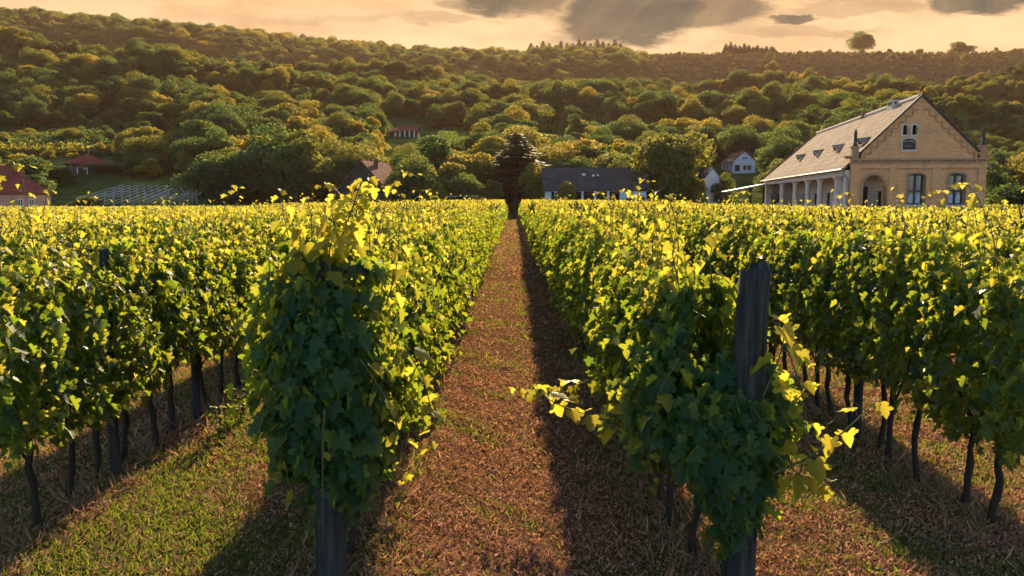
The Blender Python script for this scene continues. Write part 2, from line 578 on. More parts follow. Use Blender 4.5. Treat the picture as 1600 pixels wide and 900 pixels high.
def ground_mat(name, redder=0.0):
    m_, t = new_mat(name)
    g = t.n('ShaderNodeNewGeometry')
    pos = g.outputs['Position']
    s_ = t.n('ShaderNodeSeparateXYZ', {0: pos})
    n1 = t.noise(pos, 1.1, 8, .65)
    n2 = t.noise(pos, 22, 5, .7)
    n3 = t.noise(pos, 5, 6, .65)
    soil = t.ramp(n2, [(.30, (.05, .028, .016)), (.48, (.17, .080, .040)), (.62, (.31, .15, .075)), (.78, (.42, .23, .12))])
    grn = t.ramp(n2, [(.3, (.025, .035, .010)), (.55, (.07, .085, .020)), (.75, (.17, .16, .05))])
    gf = t.m('SUBTRACT', t.m('ADD', t.smooth(n1, .44, .62), t.m('MULTIPLY', t.smooth(n3, .5, .7), .5)), redder, clamp=True)
    field = t.mix(t.m('MULTIPLY', gf, .7), soil, grn)
    nh = t.m('ADD', t.m('MULTIPLY', t.noise(pos, .05, 8, .65), .6), t.m('MULTIPLY', t.noise(pos, .5, 6, .7), .4))
    hill = t.ramp(nh, [(.38, (.018, .048, .016)), (.5, (.06, .095, .022)), (.62, (.22, .20, .05))])
    nh2 = t.noise(pos, .16, 6, .7)
    brown = t.ramp(nh2, [(.35, (.03, .026, .012)), (.5, (.085, .055, .026)), (.7, (.15, .09, .045))])
    hill = t.mix(t.smooth(s_.outputs[1], 440, 520), hill, brown)
    c = t.mix(t.smooth(s_.outputs[1], 108, 124), field, hill)
    p = t.n('ShaderNodeBsdfPrincipled', {'Base Color': c, 'Roughness': 1.0, 'Specular IOR Level': 0.0})
    b = t.n('ShaderNodeBump', {'Strength': 1.0, 'Distance': .05, 'Height': t.noise(pos, 14, 6, .75)})
    t.put(p.inputs['Normal'], b.outputs[0])
    t.n('ShaderNodeOutputMaterial', {0: p.outputs[0]})
    return m_


M['ground'] = ground_mat('vineyard_ground')
M['pathmat'] = ground_mat('path_litter', .45)
ground = link('ground', np_mesh('ground', [(Vg, Lg, Tg, 0)], [M['ground']]))
tag(ground, kind='structure')
ground.data.polygons.foreach_set('use_smooth', [True] * len(ground.data.polygons))
mb = MB()
for i in range(60):
    y0, y1 = -6 + i * 2, -4 + i * 2
    if y1 > 113: break
    mb.face([(-.78, y0, .004), (.78, y0, .004), (.78, y1, .004), (-.78, y1, .004)])
tag(mb.build('path', M['pathmat']), kind='structure')

# ------------------------------------------------------------------ trees
def crown_mesh(name, seed, h=9.0, wd=8.0, base=.22, nblob=16, per=360, leaf=.33, mat='tree'):
    r = np.random.RandomState(seed)
    P, N, Z = [], [], []
    cz = h * (base + 1) / 2
    rz = h * (1 - base) / 2
    for k in range(nblob):
        dvec = r.normal(size=3); dvec /= np.linalg.norm(dvec)
        q = r.uniform(.25, .92)
        c = np.array([dvec[0] * wd / 2 * q, dvec[1] * wd / 2 * q, cz + dvec[2] * rz * q])
        br = r.choice([.10, .14, .19, .25, .31]) * wd * r.uniform(.85, 1.15) * (.9 if k else 1.15)
        n = int(per * (br / (.27 * wd)) ** 2)
        dd = unit(r.normal(size=(n, 3)))
        dd[:, 2] = np.where(dd[:, 2] < -.45, -dd[:, 2], dd[:, 2])
        rad = br * (1 - .35 * r.rand(n) ** 2) * r.uniform(.85, 1.12, n)
        P.append(c + dd * rad[:, None] * np.array([1, 1, .82]))
        N.append(dd)
    P, N = np.concatenate(P), np.concatenate(N)
    n = len(P)
    nr = unit(N + np.array([0, 0, .5]) + r.normal(size=(n, 3)) * .55)
    tip = r.normal(size=(n, 3)) + N * .6 + np.array([0, 0, -.3])
    a = leaf_arrays(CLUMP, P, tip, nr, r.uniform(.6, 1.35, n) * leaf)
    return np_mesh(name, [(*a, 0)], [M[mat]])


def trunk_mesh(name, seed, h=9.0, wd=8.0, base=.22):
    r = random.Random(seed)
    mb = MB()
    top = Vector((r.uniform(-.4, .4), r.uniform(-.4, .4), h * .62))
    mid = Vector((r.uniform(-.25, .25), r.uniform(-.25, .25), h * .3))
    mb.tube([(0, 0, -.6), (0, 0, .15), mid, top], [.34, .26, .19, .08], 8)
    for k in range(7):
        a = k * 2.4 + r.random()
        b0 = Vector((0, 0, 0)).lerp(mid, .7).lerp(top, k / 9)
        e = b0 + Vector((math.cos(a) * wd * .3, math.sin(a) * wd * .3, h * r.uniform(.16, .3)))
        mb.tube([b0, b0.lerp(e, .5) + Vector((0, 0, -.15)), e], [.11, .07, .02], 6)
    mb.cur = 0
    me = mb.build('tmp', M['treebark'], smooth=True)
    d_ = me.data
    bpy.data.objects.remove(me)
    d_.name = name
    return d_


def conifer_meshes(seed, h=12.0, wd=7.5, tiers=24, per=26, spray=.8):
    r = np.random.RandomState(seed)
    P, T, N, Z = [], [], [], []
    for k in range(tiers):
        f = k / (tiers - 1)
        zc = h * (.05 + .93 * f)
        rad = wd / 2 * (1 - f) ** .85 + .15
        nb = max(5, int(17 - 10 * f))
        for j in range(nb):
            a = r.uniform(0, 6.283)
            L = rad * r.uniform(.72, 1.12)
            m = max(4, int(per * L / (wd / 2)))
            s = np.linspace(.08, 1, m)
            droop = -.18 * L * s ** 1.5 + .10 * L * np.maximum(s - .7, 0)
            dirv = np.array([math.cos(a), math.sin(a), 0])
            side = np.array([-math.sin(a), math.cos(a), 0])
            for sg in (-1, 1, 0):
                pos = dirv * (s * L)[:, None] + np.array([0, 0, 1]) * (zc + droop)[:, None]
                P.append(pos + r.normal(size=(m, 3)) * .05)
                T.append(dirv * .7 + side * sg * .8 + np.array([0, 0, -.25]) + r.normal(size=(m, 3)) * .2)
                N.append(np.tile([0, 0, 1.0], (m, 1)) + r.normal(size=(m, 3)) * .35)
                Z.append(spray * (.55 + .5 * (1 - f)) * r.uniform(.6, 1.1, m))
    a = leaf_arrays(CLUMP, np.concatenate(P), np.concatenate(T), np.concatenate(N), np.concatenate(Z), np.concatenate(Z) * .42)
    cm = np_mesh('spruce_crown', [(*a, 0)], [M['needle']])
    mb = MB().tube([(0, 0, -.5), (0, 0, h * .5), (0, 0, h * .99)], [.26, .17, .03], 8)
    o = mb.build('tmp', M['treebark'])
    tm = o.data
    bpy.data.objects.remove(o)
    return cm, tm


CROWNS = [crown_mesh('broad_crown_%d' % k, 20 + k, 9.0, [8.2, 6.2, 10.5, 5.6, 9.6, 7.4][k], [.10, .06, .16, .05, .10, .12][k], [34, 28, 42, 24, 38, 30][k], 560, .27) for k in range(6)]
TRUNKS = [trunk_mesh('broad_trunk_%d' % k, 40 + k) for k in range(6)]
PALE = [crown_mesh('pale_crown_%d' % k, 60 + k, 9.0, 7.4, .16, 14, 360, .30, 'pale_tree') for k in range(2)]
SPRUCE = conifer_meshes(5)


def tree(x, y, h, wd=None, k=0, label='', group=None, name='broadleaf_tree', cat='tree', crown=None, trunk=None, rz=None, z=None, h0=9.0, w0=8.0):
    r = empty(name, (x, y, tz(x, y) if z is None else z), random.uniform(0, 6.28) if rz is None else rz)
    s_ = h / h0
    sx = s_ if wd is None else wd / w0
    r.scale = (sx, sx, s_)
    tag(r, label, cat, group)
    link('crown', crown or CROWNS[k % 6], r)
    link('trunk', trunk or TRUNKS[k % 6], r)
    return r


# rectangles of the photo that buildings and clearings occupy: (x0, y0, x1, y1, distance)
KEEP = [(845, 258, 1016, 320, 113), (552, 250, 634, 320, 113), (742, 258, 790, 300, 122), (1104, 234, 1180, 274, 168), (1104, 260, 1140, 312, 119),
        (94, 240, 166, 268, 190), (604, 189, 660, 217, 290), (-40, 258, 86, 340, 108), (112, 286, 312, 335, 150), (1186, 150, 1536, 335, 92)]
CLEAR = [(675, 205, 748, 238), (822, 201, 890, 222), (-80, 205, 180, 243), (130, 193, 228, 214), (1485, 176, 1522, 204), (1530, 268, 1640, 300), (1540, 232, 1600, 262), (240, 195, 300, 220)]

rt = np.random.RandomState(11)
pts = []
# jittered grid over the hillside out to the near crest, thinner behind it
yv = Y0 + 7
while yv < 470:
    step = 4.1 + yv * .0048
    xv = -yv * .72 - 10
    while xv < yv * .72 + 10:
        x_ = xv + rt.uniform(-.5, .5) * step
        y_ = yv + rt.uniform(-.5, .5) * step
        pts.append((x_, y_, 0))
        xv += step
    yv += step * .95
yv = 474
while yv < D2 + 25:
    step = 6.8
    xv = -yv * .70
    while xv < yv * .70:
        pts.append((xv + rt.uniform(-.5, .5) * step, yv + rt.uniform(-.5, .5) * step, 1))
        xv += step
    yv += step
pts = np.array(pts)
X, Y, far = pts[:, 0], pts[:, 1], pts[:, 2]
Zt = terrain(X, Y)
PX, PY = to_px(X, Y, Zt)
clump = lumps(X * 1.9 + 50, Y * 1.9)
H = rt.uniform(4.0, 7.8, len(X)) + .5 * np.clip(clump, -1.5, 2.2)
H = np.where(far > 0, rt.uniform(8, 12, len(X)), H)
PXt, PYt = to_px(X, Y, Zt + H)
halfw = 1250 * H * .45 / Y
ok = np.ones(len(X), bool)
for (a, b, c, d_, dist) in KEEP:
    hit = (PX + halfw > a) & (PX - halfw < c) & (PYt < d_) & (PY > b) & (Y < dist + 5)
    ok &= ~hit
for (a, b, c, d_) in CLEAR:
    inside = (PX > a) & (PX < c) & (PY > b) & (PY < d_ + 3)
    over = (PX > a) & (PX < c) & (PYt < d_ - 4) & (PY > d_) & (PY < d_ + 70) & (Y < 300)
    ok &= ~inside
    ok &= ~over
# scrubby right-hand hillside: gaps between clumps; open brown slope on the far right ridge
scrub = (PX > 1420) & (far == 0) & (Y > 150)
ok &= ~(scrub & (clump < .1))
H = np.where(scrub, H * .72, H)
ok &= ~((far > 0) & (PX > 1006) & (rt.rand(len(X)) > .012))
ok &= ~((far > 0) & (PX > 1006) & (Y > 770))
H = np.where((far > 0) & (PX > 1006), H * .55, H)
ok &= ~((Y < 150) & (PX > 1190) & (PX < 1535) & (Y < 100))
ok &= (PX > -160) & (PX < 1760)
X, Y, far, Zt, H, PX, PYt, clump = [q[ok] for q in (X, Y, far, Zt, H, PX, PYt, clump)]

# hand-placed trees at the foot of the hill: photo x, top y, width px, distance, kind
HAND = [
    (1058, 203, 96, 117, 'tall round dark green tree right of the long low barn'),
    (1020, 236, 60, 122, 'leafy tree rising over the right end of the barn roof'),
    (905, 212, 84, 150, 'broad lit tree behind the left half of the barn roof'),
    (965, 218, 76, 152, 'broad dark tree behind the middle of the barn roof'),
    (652, 258, 64, 116, 'low rounded tree just right of the steep red roofed cottage'),
    (690, 222, 96, 132, 'large spreading tree above the low dark shed'),
    (735, 236, 70, 128, 'tree whose crown hides the left of the small grey roof'),
    (765, 280, 46, 115, 'small bush below the small grey roof'),
    (725, 284, 40, 115, 'small bush above the right end of the dark shed'),
    (345, 238, 92, 117, 'dense tree at the right end of the white trellis plot'),
    (410, 214, 100, 124, 'dark spreading tree left of the steep cottage, farther of two'),
    (462, 214, 100, 119, 'big dark tree filling the gap left of the steep cottage'),
    (535, 226, 80, 142, 'tree behind the gable of the steep cottage'),
    (880, 282, 44, 112.6, 'bush in front of the left end of the barn roof'),
    (1219, 226, 46, 150, 'tree standing between the white cottage and the hipped roof'),
    (1088, 266, 34, 115, 'small tree against the white gable wall'),
    (1128, 280, 26, 118, 'bush in front of the half hidden white gable'),
    (1555, 262, 60, 70, 'dark bush just right of the brick house'),
    (1600, 285, 90, 64, 'low dark bush at the right edge of the photo'),
    (135, 306, 60, 116, 'dark bush right of the salmon coloured house'),
    (205, 286, 80, 152, 'dark tree standing behind the white trellis plot'),
    (260, 262, 90, 158, 'dark leafy tree above the white trellis plot'),
    (30, 238, 70, 150, 'lit tree rising behind the salmon coloured house'),
    (92, 262, 64, 140, 'dark tree between the salmon house and the hipped pavilion'),
    (770, 240, 50, 140, 'tree just left of the tall spruce'),
    (842, 228, 54, 142, 'tree just right of the tall spruce'),
    (672, 296, 36, 113.5, 'little bush at the left end of the dark shed'),
]
for i, (px, pt, wpx, yd, lab) in enumerate(HAND):
    p = at(px, 312, yd)
    g = tz(p.x, yd)
    top = at(px, pt, yd).z
    pale = 'lit' in lab.split()  # lit trees take the paler leaf material, sunlight put into its colour
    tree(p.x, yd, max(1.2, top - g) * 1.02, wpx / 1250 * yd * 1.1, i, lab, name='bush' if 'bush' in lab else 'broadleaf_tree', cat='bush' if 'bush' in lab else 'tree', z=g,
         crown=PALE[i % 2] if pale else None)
p = at(806, 312, 126)
tree(p.x, 126, at(806, 208, 126).z - tz(p.x, 126), 15.0, 0, 'tall dark spruce with drooping tiers at the end of the path', name='spruce_tree', crown=SPRUCE[0], trunk=SPRUCE[1], h0=12.0, w0=7.5)

order = np.argsort(Y)
near_n = 0
GROUPS = [(-999, 420, 'left hillside trees', 'rounded green tree in the wood on the lower left hillside'),
          (420, 800, 'middle hillside trees', 'rounded green tree on the slope above the steep cottage'),
          (800, 1190, 'hillside trees behind the barn', 'rounded green tree on the slope above the barn and white cottage'),
          (1190, 9999, 'hillside trees behind the brick house', 'rounded green tree on the slope behind the brick house')]
single = []
rest = []
for i in order:
    if near_n < 262 and far[i] == 0 and -30 < PX[i] < 1630:
        single.append(i); near_n += 1
    else:
        rest.append(i)
for i in single:
    for a, b, gname, lab in GROUPS:
        if a <= PX[i] < b:
            tree(X[i], Y[i], H[i], H[i] * rt.uniform(.75, 1.3), rt.randint(6), lab, gname, z=Zt[i], crown=PALE[rt.randint(2)] if rt.rand() < .05 else None)
            break


def forest(name, idx, protos):
    idx = np.array(idx)
    n = len(idx)
    me = bpy.data.meshes.new(name)
    me.vertices.add(n)
    me.vertices.foreach_set('co', np.stack([X[idx], Y[idx], Zt[idx] - .3], -1).astype(np.float32).ravel())
    a = me.attributes.new('size', 'FLOAT', 'POINT'); a.data.foreach_set('value', (H[idx] / 9.0).astype(np.float32))
    sv = (H[idx] / 9.0)[:, None] * np.stack([rt.uniform(.75, 1.4, n), rt.uniform(.75, 1.4, n), rt.uniform(.85, 1.15, n)], -1)
    a = me.attributes.new('stretch', 'FLOAT_VECTOR', 'POINT'); a.data.foreach_set('vector', sv.astype(np.float32).ravel())
    a = me.attributes.new('turn', 'FLOAT', 'POINT'); a.data.foreach_set('value', rt.uniform(0, 6.28, n).astype(np.float32))
    kk = rt.randint(0, len(protos) - 2, n)
    kk = np.where(rt.rand(n) < .05, len(protos) - 1 - rt.randint(0, 2, n), kk)
    a = me.attributes.new('pick', 'INT', 'POINT'); a.data.foreach_set('value', kk.astype(np.int32))
    o = link(name, me)
    ng = bpy.data.node_groups.new(name + '_nodes', 'GeometryNodeTree')
    ng.interface.new_socket('Geometry', in_out='INPUT', socket_type='NodeSocketGeometry')
    ng.interface.new_socket('Geometry', in_out='OUTPUT', socket_type='NodeSocketGeometry')
    gi = ng.nodes.new('NodeGroupInput'); go = ng.nodes.new('NodeGroupOutput')
    iop = ng.nodes.new('GeometryNodeInstanceOnPoints')
    g2i = ng.nodes.new('GeometryNodeGeometryToInstance')
    for p_ in reversed(protos):
        oi = ng.nodes.new('GeometryNodeObjectInfo')
        oi.inputs[0].default_value = p_
        oi.inputs['As Instance'].default_value = True
        ng.links.new(oi.outputs['Geometry'], g2i.inputs[0])

    def named(nm, ty):
        q = ng.nodes.new('GeometryNodeInputNamedAttribute'); q.data_type = ty; q.inputs[0].default_value = nm
        return q.outputs[0]
    cx = ng.nodes.new('ShaderNodeCombineXYZ'); ng.links.new(named('turn', 'FLOAT'), cx.inputs[2])
    er = ng.nodes.new('FunctionNodeEulerToRotation'); ng.links.new(cx.outputs[0], er.inputs[0])
    ng.links.new(gi.outputs[0], iop.inputs['Points'])
    ng.links.new(g2i.outputs[0], iop.inputs['Instance'])
    iop.inputs['Pick Instance'].default_value = True
    ng.links.new(named('pick', 'INT'), iop.inputs['Instance Index'])
    ng.links.new(er.outputs[0], iop.inputs['Rotation'])
    ng.links.new(named('stretch', 'FLOAT_VECTOR'), iop.inputs['Scale'])
    ng.links.new(iop.outputs[0], go.inputs[0])
    md = o.modifiers.new('scatter', 'NODES'); md.node_group = ng
    return o


# crowns to scatter: taken from trees that stand in the scene
protos = []
for me in CROWNS + PALE:
    for o in COL.objects:
        if o.data is me:
            protos.append(o); break
rest = np.array(rest)
fo = forest('forest', rest[far[rest] == 0], protos)
tag(fo, 'dense green wood covering the hillside up to its crest', 'forest', kind='stuff')
fr = forest('ridge_forest', rest[far[rest] > 0], protos)
# low scrub over the open slopes
n_ = 9200
sx = np.concatenate([rt.uniform(.10, .72, 2600), rt.uniform(.40, .72, 5400), rt.uniform(-.72, -.36, 1200)])
sy = np.concatenate([rt.uniform(560, 800, 2600), rt.uniform(130, 430, 5400), rt.uniform(160, 290, 1200)])
sx = sx * sy
spx = 802 + 1250 * sx / sy
skeep = (sy < 500) | (spx > 1012)
skeep &= ~((sy < 500) & (spx < 400) & (rt.rand(n_) < .5))
X, Y, far = sx[skeep], sy[skeep], np.zeros(skeep.sum())
H = np.where(Y > 500, rt.uniform(.9, 2.6, len(X)), rt.uniform(.7, 3.2, len(X)) ** 1.0)
Zt = terrain(X, Y)
sc_ = forest('hillside_scrub', np.arange(len(X)), protos)
tag(sc_, 'low scrub dotted over the open slopes', 'scrub', kind='stuff')
tag(fr, 'brownish hazy wood along the far ridge', 'forest', kind='stuff')
# ------------------------------------------------------------------ the brick house
HP = (20.9, 50.0, 0.0)
HA = -R(8.5)
house = empty('brick_house', HP, HA)
tag(house, 'long orange brick house with stepped gable, tiled hip roof and columned veranda', 'house')
HWID, HLEN, RIDX, RIDZ, EAVX, EAVZ = 7.75, 32.2, 3.88, 8.70, -.42, 4.40


def arch(x0, x1, z0, zs, zt, n=12):
    """rectangle with an arched head, counter-clockwise"""
    c, a, b = (x0 + x1) / 2, (x1 - x0) / 2, zt - zs
    return [(x0, z0), (x1, z0)] + [(c + a * math.cos(k * math.pi / n), zs + b * math.sin(k * math.pi / n)) for k in range(n + 1)]


W1 = arch(3.36, 4.24, 2.15, 3.93, 4.03)
W2 = arch(5.66, 6.54, 2.15, 3.93, 4.03)
A1 = arch(.74, 1.94, 0.02, 3.30, 3.95)
T1 = arch(2.88, 3.14, 6.38, 6.84, 6.98)
T2 = arch(3.42, 3.68, 6.38, 6.84, 6.98)
PL = arch(2.90, 3.66, 5.48, 6.00, 6.16)
mpF = lambda a, b, d_: (a, d_, b)
mb = MB()
outer = [(0, 0), (HWID, 0), (HWID, 4.98), (7.2, 4.98), (7.2, 5.5), (RIDX + .02, 8.78), (RIDX - .02, 8.78), (.56, 5.5), (.56, 4.98), (0, 4.98)]
mb.plate([outer, W1[::-1], W2[::-1], A1[::-1], T1[::-1], T2[::-1], PL[::-1]], mpF, .38)
# right flank, rear wall and inner veranda wall with door openings
mb.box(HWID - .38, HWID, .382, HLEN, 0, 4.35)
mb.build('wall', M['brick'], house)
mb = MB()
doors = [1.6 + 4.6 * k for k in range(7)]
iw = [(.382, 0), (HLEN - .4, 0), (HLEN - .4, 4.3), (.382, 4.3)]
holes = [[(dd, .3), (dd + 1.25, .3), (dd + 1.25, 3.0), (dd, 3.0)] for dd in doors]
mb.plate([iw] + [h[::-1] for h in holes], lambda a, b, d_: (2.35 + d_, a, b), .3)
mb.box(0.02, HWID - .39, HLEN - .39, HLEN - .05, 0, 4.3)
mb.build('veranda_wall', M['plaster'], house)
for dd in doors:
    f = MB().box(2.45, 2.52, dd + .002, dd + 1.248, .3, 2.998).build('door', M['dark_wood'], house)
# plaster cross wall seen through the arch, with its dark door
mb = MB()
mb.plate([[(.05, 0), (2.34, 0), (2.34, 4.28), (.05, 4.28)], [(1.25, 3.3), (1.85, 3.3), (1.85, .3), (1.25, .3)]], lambda a, b, d_: (a, 3.0 + d_, b), .2)
mb.build('arch_wall', M['plaster'], house)
MB().box(1.252, 1.848, 3.06, 3.12, .3, 3.298).build('door', M['dark_wood'], house)
lan = MB()
lan.tube([(.98, .6, 3.5), (.98, .6, 3.25)], .012, 5).box(.92, 1.04, .54, .66, 2.95, 3.25)
lan.build('wall_lantern', M['dark_stone'], house)
# trims on the front: pilasters, cornices, window surrounds, stepped corbel
tr = MB()
for a, b in ((0, .42), (2.22, 2.60), (4.70, 5.12), (7.30, HWID)):
    tr.box(a, b, -.07, -.002, 0, 4.37)
tr.box(-.04, HWID + .04, -.09, -.003, 4.372, 4.62)
for a, b in ((.42, 2.22), (2.60, 4.70), (5.12, 7.30)):
    k = 0
    n = int((b - a) / .13)
    for k in range(n):
        tr.box(a + .01 + k * (b - a) / n, a + .01 + k * (b - a) / n + .075, -.055, -.003, 4.27, 4.366)
tr.build('pilasters', M['brick'], house)
co = MB()
co.box(-.08, HWID + .08, -.13, -.004, 4.63, 4.74)
n = 42
for k in range(n):
    x = -.06 + k * (HWID + .12) / n
    co.box(x, x + .10, -.155, -.005, 4.742, 4.85)
co.box(-.10, HWID + .10, -.18, -.006, 4.852, 4.97)
co.build('cornice', M['brick_trim'], house)
cb = MB()
for s_ in (-1, 1):
    for k in range(8):
        x = RIDX + s_ * (.12 + .385 * k)
        z = 7.86 - .385 * k * .98
        xa, xb = sorted((x, x + s_ * .30))
        cb.box(xa, xb, -.06, -.003, z, z + .075)
        xa, xb = sorted((x + s_ * .302, x + s_ * .385))
        cb.box(xa, xb, -.06, -.003, z - .302, z + .075)
        xa, xb = sorted((x + s_ * .08, x + s_ * .2))
        cb.box(xa, xb, -.085, -.062, z + .01, z + .06)
cb.build('stepped_corbel', M['brick_trim'], house)


def surround(op, wdt, y0, mat, name):
    xs = [p[0] for p in op]; zs = [p[1] for p in op]
    cx, cz = (min(xs) + max(xs)) / 2, (min(zs) + max(zs)) / 2
    out = []
    for (x, z) in op:
        sx = (abs(x - cx) + wdt) / max(abs(x - cx), 1e-6) if abs(x - cx) > 1e-3 else 1
        sz = (abs(z - cz) + wdt) / max(abs(z - cz), 1e-6) if abs(z - cz) > 1e-3 else 1
        out.append((cx + (x - cx) * min(sx, 3), cz + (z - cz) * min(sz, 3)))
    return MB().plate([out, op[::-1]], lambda a, b, d_: (a, y0 + d_, b), -y0 - .003).build(name, mat, house)


def arched_trim(x0, x1, z0, zs, zt, t_, y0, mat, name, n=14):
    op = arch(x0, x1, z0, zs, zt, n)
    ou = arch(x0 - t_, x1 + t_, z0, zs, zt + t_, n)
    mb = MB()
    for i in range(1, len(op) - 1):
        a, b, c, d_ = op[i], op[i + 1], ou[i + 1], ou[i]
        for q0, q1 in (((a[0], y0, a[1]), (b[0], y0, b[1])),):
            mb.face([(a[0], y0, a[1]), (b[0], y0, b[1]), (c[0], y0, c[1]), (d_[0], y0, d_[1])])
            mb.face([(d_[0], y0, d_[1]), (c[0], y0, c[1]), (c[0], -.003, c[1]), (d_[0], -.003, d_[1])])
            mb.face([(a[0], y0, a[1]), (a[0], -.003, a[1]), (b[0], -.003, b[1]), (b[0], y0, b[1])])
    a, d_ = op[-1], ou[-1]
    a0, d0 = op[0], ou[0]
    mb.face([(a[0], y0, a[1]), (a0[0], y0, a0[1]), (d0[0], y0, d0[1]), (d_[0], y0, d_[1])])
    mb.face([(d_[0], y0, d_[1]), (d0[0], y0, d0[1]), (d0[0], -.003, d0[1]), (d_[0], -.003, d_[1])])
    a, d_, a0, d0 = op[2], ou[2], op[1], ou[1]
    mb.face([(a[0], y0, a[1]), (a0[0], y0, a0[1]), (d0[0], y0, d0[1]), (d_[0], y0, d_[1])])
    mb.face([(d_[0], y0, d_[1]), (d0[0], y0, d0[1]), (d0[0], -.003, d0[1]), (d_[0], -.003, d_[1])])
    return mb.build(name, mat, house)


arched_trim(.74, 1.94, .02, 3.30, 3.95, .17, -.05, M['brick_trim'], 'arch_surround')
for (x0, x1, z0, zs, zt) in ((3.36, 4.24, 2.15, 3.93, 4.03), (5.66, 6.54, 2.15, 3.93, 4.03)):
    wn = arched_trim(x0, x1, z0, zs, zt, .12, -.045, M['brick_trim'], 'window')
    fr = MB()
    for a, b, c, d_ in ((x0, x0 + .08, z0, zt), (x1 - .08, x1, z0, zt), (x0 + .082, x1 - .082, z0, z0 + .09), (x0 + .082, x1 - .082, zt - .12, zt - .02),
                        ((x0 + x1) / 2 - .06, (x0 + x1) / 2 + .06, z0 + .092, zt - .122), (x0 + .082, (x0 + x1) / 2 - .062, 2.92, 3.04), ((x0 + x1) / 2 + .062, x1 - .082, 2.92, 3.04)):
        fr.box(a, b, .12, .18, c, d_)
    fr.build('frame', M['blue_wood'], wn)
    MB().box(x0 + .01, x1 - .01, .20, .21, z0 + .01, zt - .03).build('pane', M['glass'], wn)
    cu = MB()
    for a, b in ((x0 + .1, (x0 + x1) / 2 - .08), ((x0 + x1) / 2 + .08, x1 - .1)):
        n = 7
        for k in range(n):
            cu.box(a + (b - a) * k / n, a + (b - a) * (k + .8) / n, .185 + .004 * (k % 2), .194 + .004 * (k % 2), z0 + .10, 2.78)
    cu.build('curtain', M['curtain'], wn)
    MB().box(x0 - .16, x1 + .16, -.10, -.004, z0 - .13, z0 - .004).build('sill', M['stone'], wn)
for (x0, x1) in ((2.88, 3.14), (3.42, 3.68)):
    wn = arched_trim(x0, x1, 6.38, 6.84, 6.98, .09, -.05, M['stone'], 'attic_window')
    MB().box(x0 + .002, x1 - .002, .2, .22, 6.382, 6.978).build('pane', M['slot'], wn)
    MB().box(x0 - .09, x1 + .09, -.06, -.004, 6.27, 6.376).build('sill', M['stone'], wn)
pq = MB().plate([PL], lambda a, b, d_: (a, .10 + d_, b), .05).build('plaque', M['dark_stone'], house)
arched_trim(2.90, 3.66, 5.48, 6.00, 6.16, .07, -.05, M['stone'], 'plaque_frame')
MB().box(2.80, 3.76, -.07, -.004, 5.37, 5.476).build('plaque_sill', M['stone'], house)
lt = MB()
for k in range(9):
    x = 2.99 + k * .072
    z = 5.93 + .05 * math.sin((k + .5) / 9 * math.pi)
    if k == 3: continue
    lt.box(x, x + .014, .085, .098, z, z + .085)
    lt.box(x + .016, x + .046, .085, .098, z + .068, z + .084)
    lt.box(x + .016, x + .046, .085, .098, z + (.0 if k % 2 else .034), z + (.015 if k % 2 else .049))
for k in range(5):
    lt.box(3.12 + k * .07, 3.16 + k * .07, .085, .098, 5.68 + .05 * (k % 2), 5.70 + .06 * (k % 2))
lt.build('lettering', M['curtain'], pq)
MB().box(2.36, 2.50, -.12, -.072, 3.0, 3.16).build('junction_box', M['dark_wood'], house)
# corner piers, shoulders and finials
for s_, x in ((1, .20), (-1, HWID - .20)):
    pr = MB()
    pr.box(x - .19, x + .19, -.05, .34, 4.972, 5.62)
    pr.box(x - .25, x + .25, -.11, .40, 5.622, 5.72)
    pr.box(x - .22 - s_ * .3, x - s_ * .195, -.02, .30, 4.972, 5.05)
    pr.box(min(x - s_ * .62, x - s_ * .2), max(x - s_ * .62, x - s_ * .2), -.06, .34, 5.052, 5.14)
    p_ = pr.build('corner_pier', M['brick_trim'], house)
    fn = MB()
    fn.tube([(x, .14, 5.722), (x, .14, 5.80), (x, .14, 5.84), (x, .14, 6.45), (x, .14, 6.50), (x, .14, 6.58), (x, .14, 6.66), (x, .14, 6.78)], [.17, .16, .11, .085, .12, .06, .085, .012], 10)
    fn.build('finial', M['dark_stone'], p_, smooth=True)
# roof: left slope, right slope, hip; rake boards, ridge tiles
RY = 27.9
EY0, EY1 = .30, HLEN + .3
rz = lambda x: RIDZ - abs(x - RIDX) * (RIDZ - EAVZ) / (RIDX - EAVX)
ERX = 2 * RIDX - EAVX
rf = MB()
rf.slab([(EAVX, EY0, EAVZ), (RIDX, EY0, RIDZ), (RIDX, RY, RIDZ), (EAVX, EY1, EAVZ)], .12)
rf.slab([(ERX, EY0, EAVZ), (ERX, EY1, EAVZ), (RIDX, RY, RIDZ), (RIDX, EY0, RIDZ)], .12)
rf.slab([(EAVX, EY1 + .002, EAVZ), (RIDX, RY + .002, RIDZ), (ERX, EY1 + .002, EAVZ)], .12)
roof = rf.build('roof', M['rooftile'], house)
rk = MB()
for s_ in (-1, 1):
    xe = RIDX + s_ * (RIDX - .42)
    rk.slab([(xe, -.16, rz(xe) + .12), (RIDX, -.16, RIDZ + .12), (RIDX, .34, RIDZ + .12), (xe, .34, rz(xe) + .12)], .10)
rk.build('rake', M['dark_stone'], roof)
rd = MB()
k = .36
while k < RY:
    rd.tube([(RIDX, k, RIDZ + .02), (RIDX, k + .40, RIDZ + .02)], [.16, .135], 10)
    k += .42
rd.build('ridge_tiles', M['stone'], roof)
hp = MB()
for xe in (EAVX, ERX):
    for k in range(14):
        a = Vector((RIDX, RY, RIDZ + .02)).lerp(Vector((xe, EY1, EAVZ + .02)), k / 14)
        b = Vector((RIDX, RY, RIDZ + .02)).lerp(Vector((xe, EY1, EAVZ + .02)), (k + .95) / 14)
        hp.tube([a, b], [.11, .13], 8)
hp.build('hip_tiles', M['rusttile'], roof)
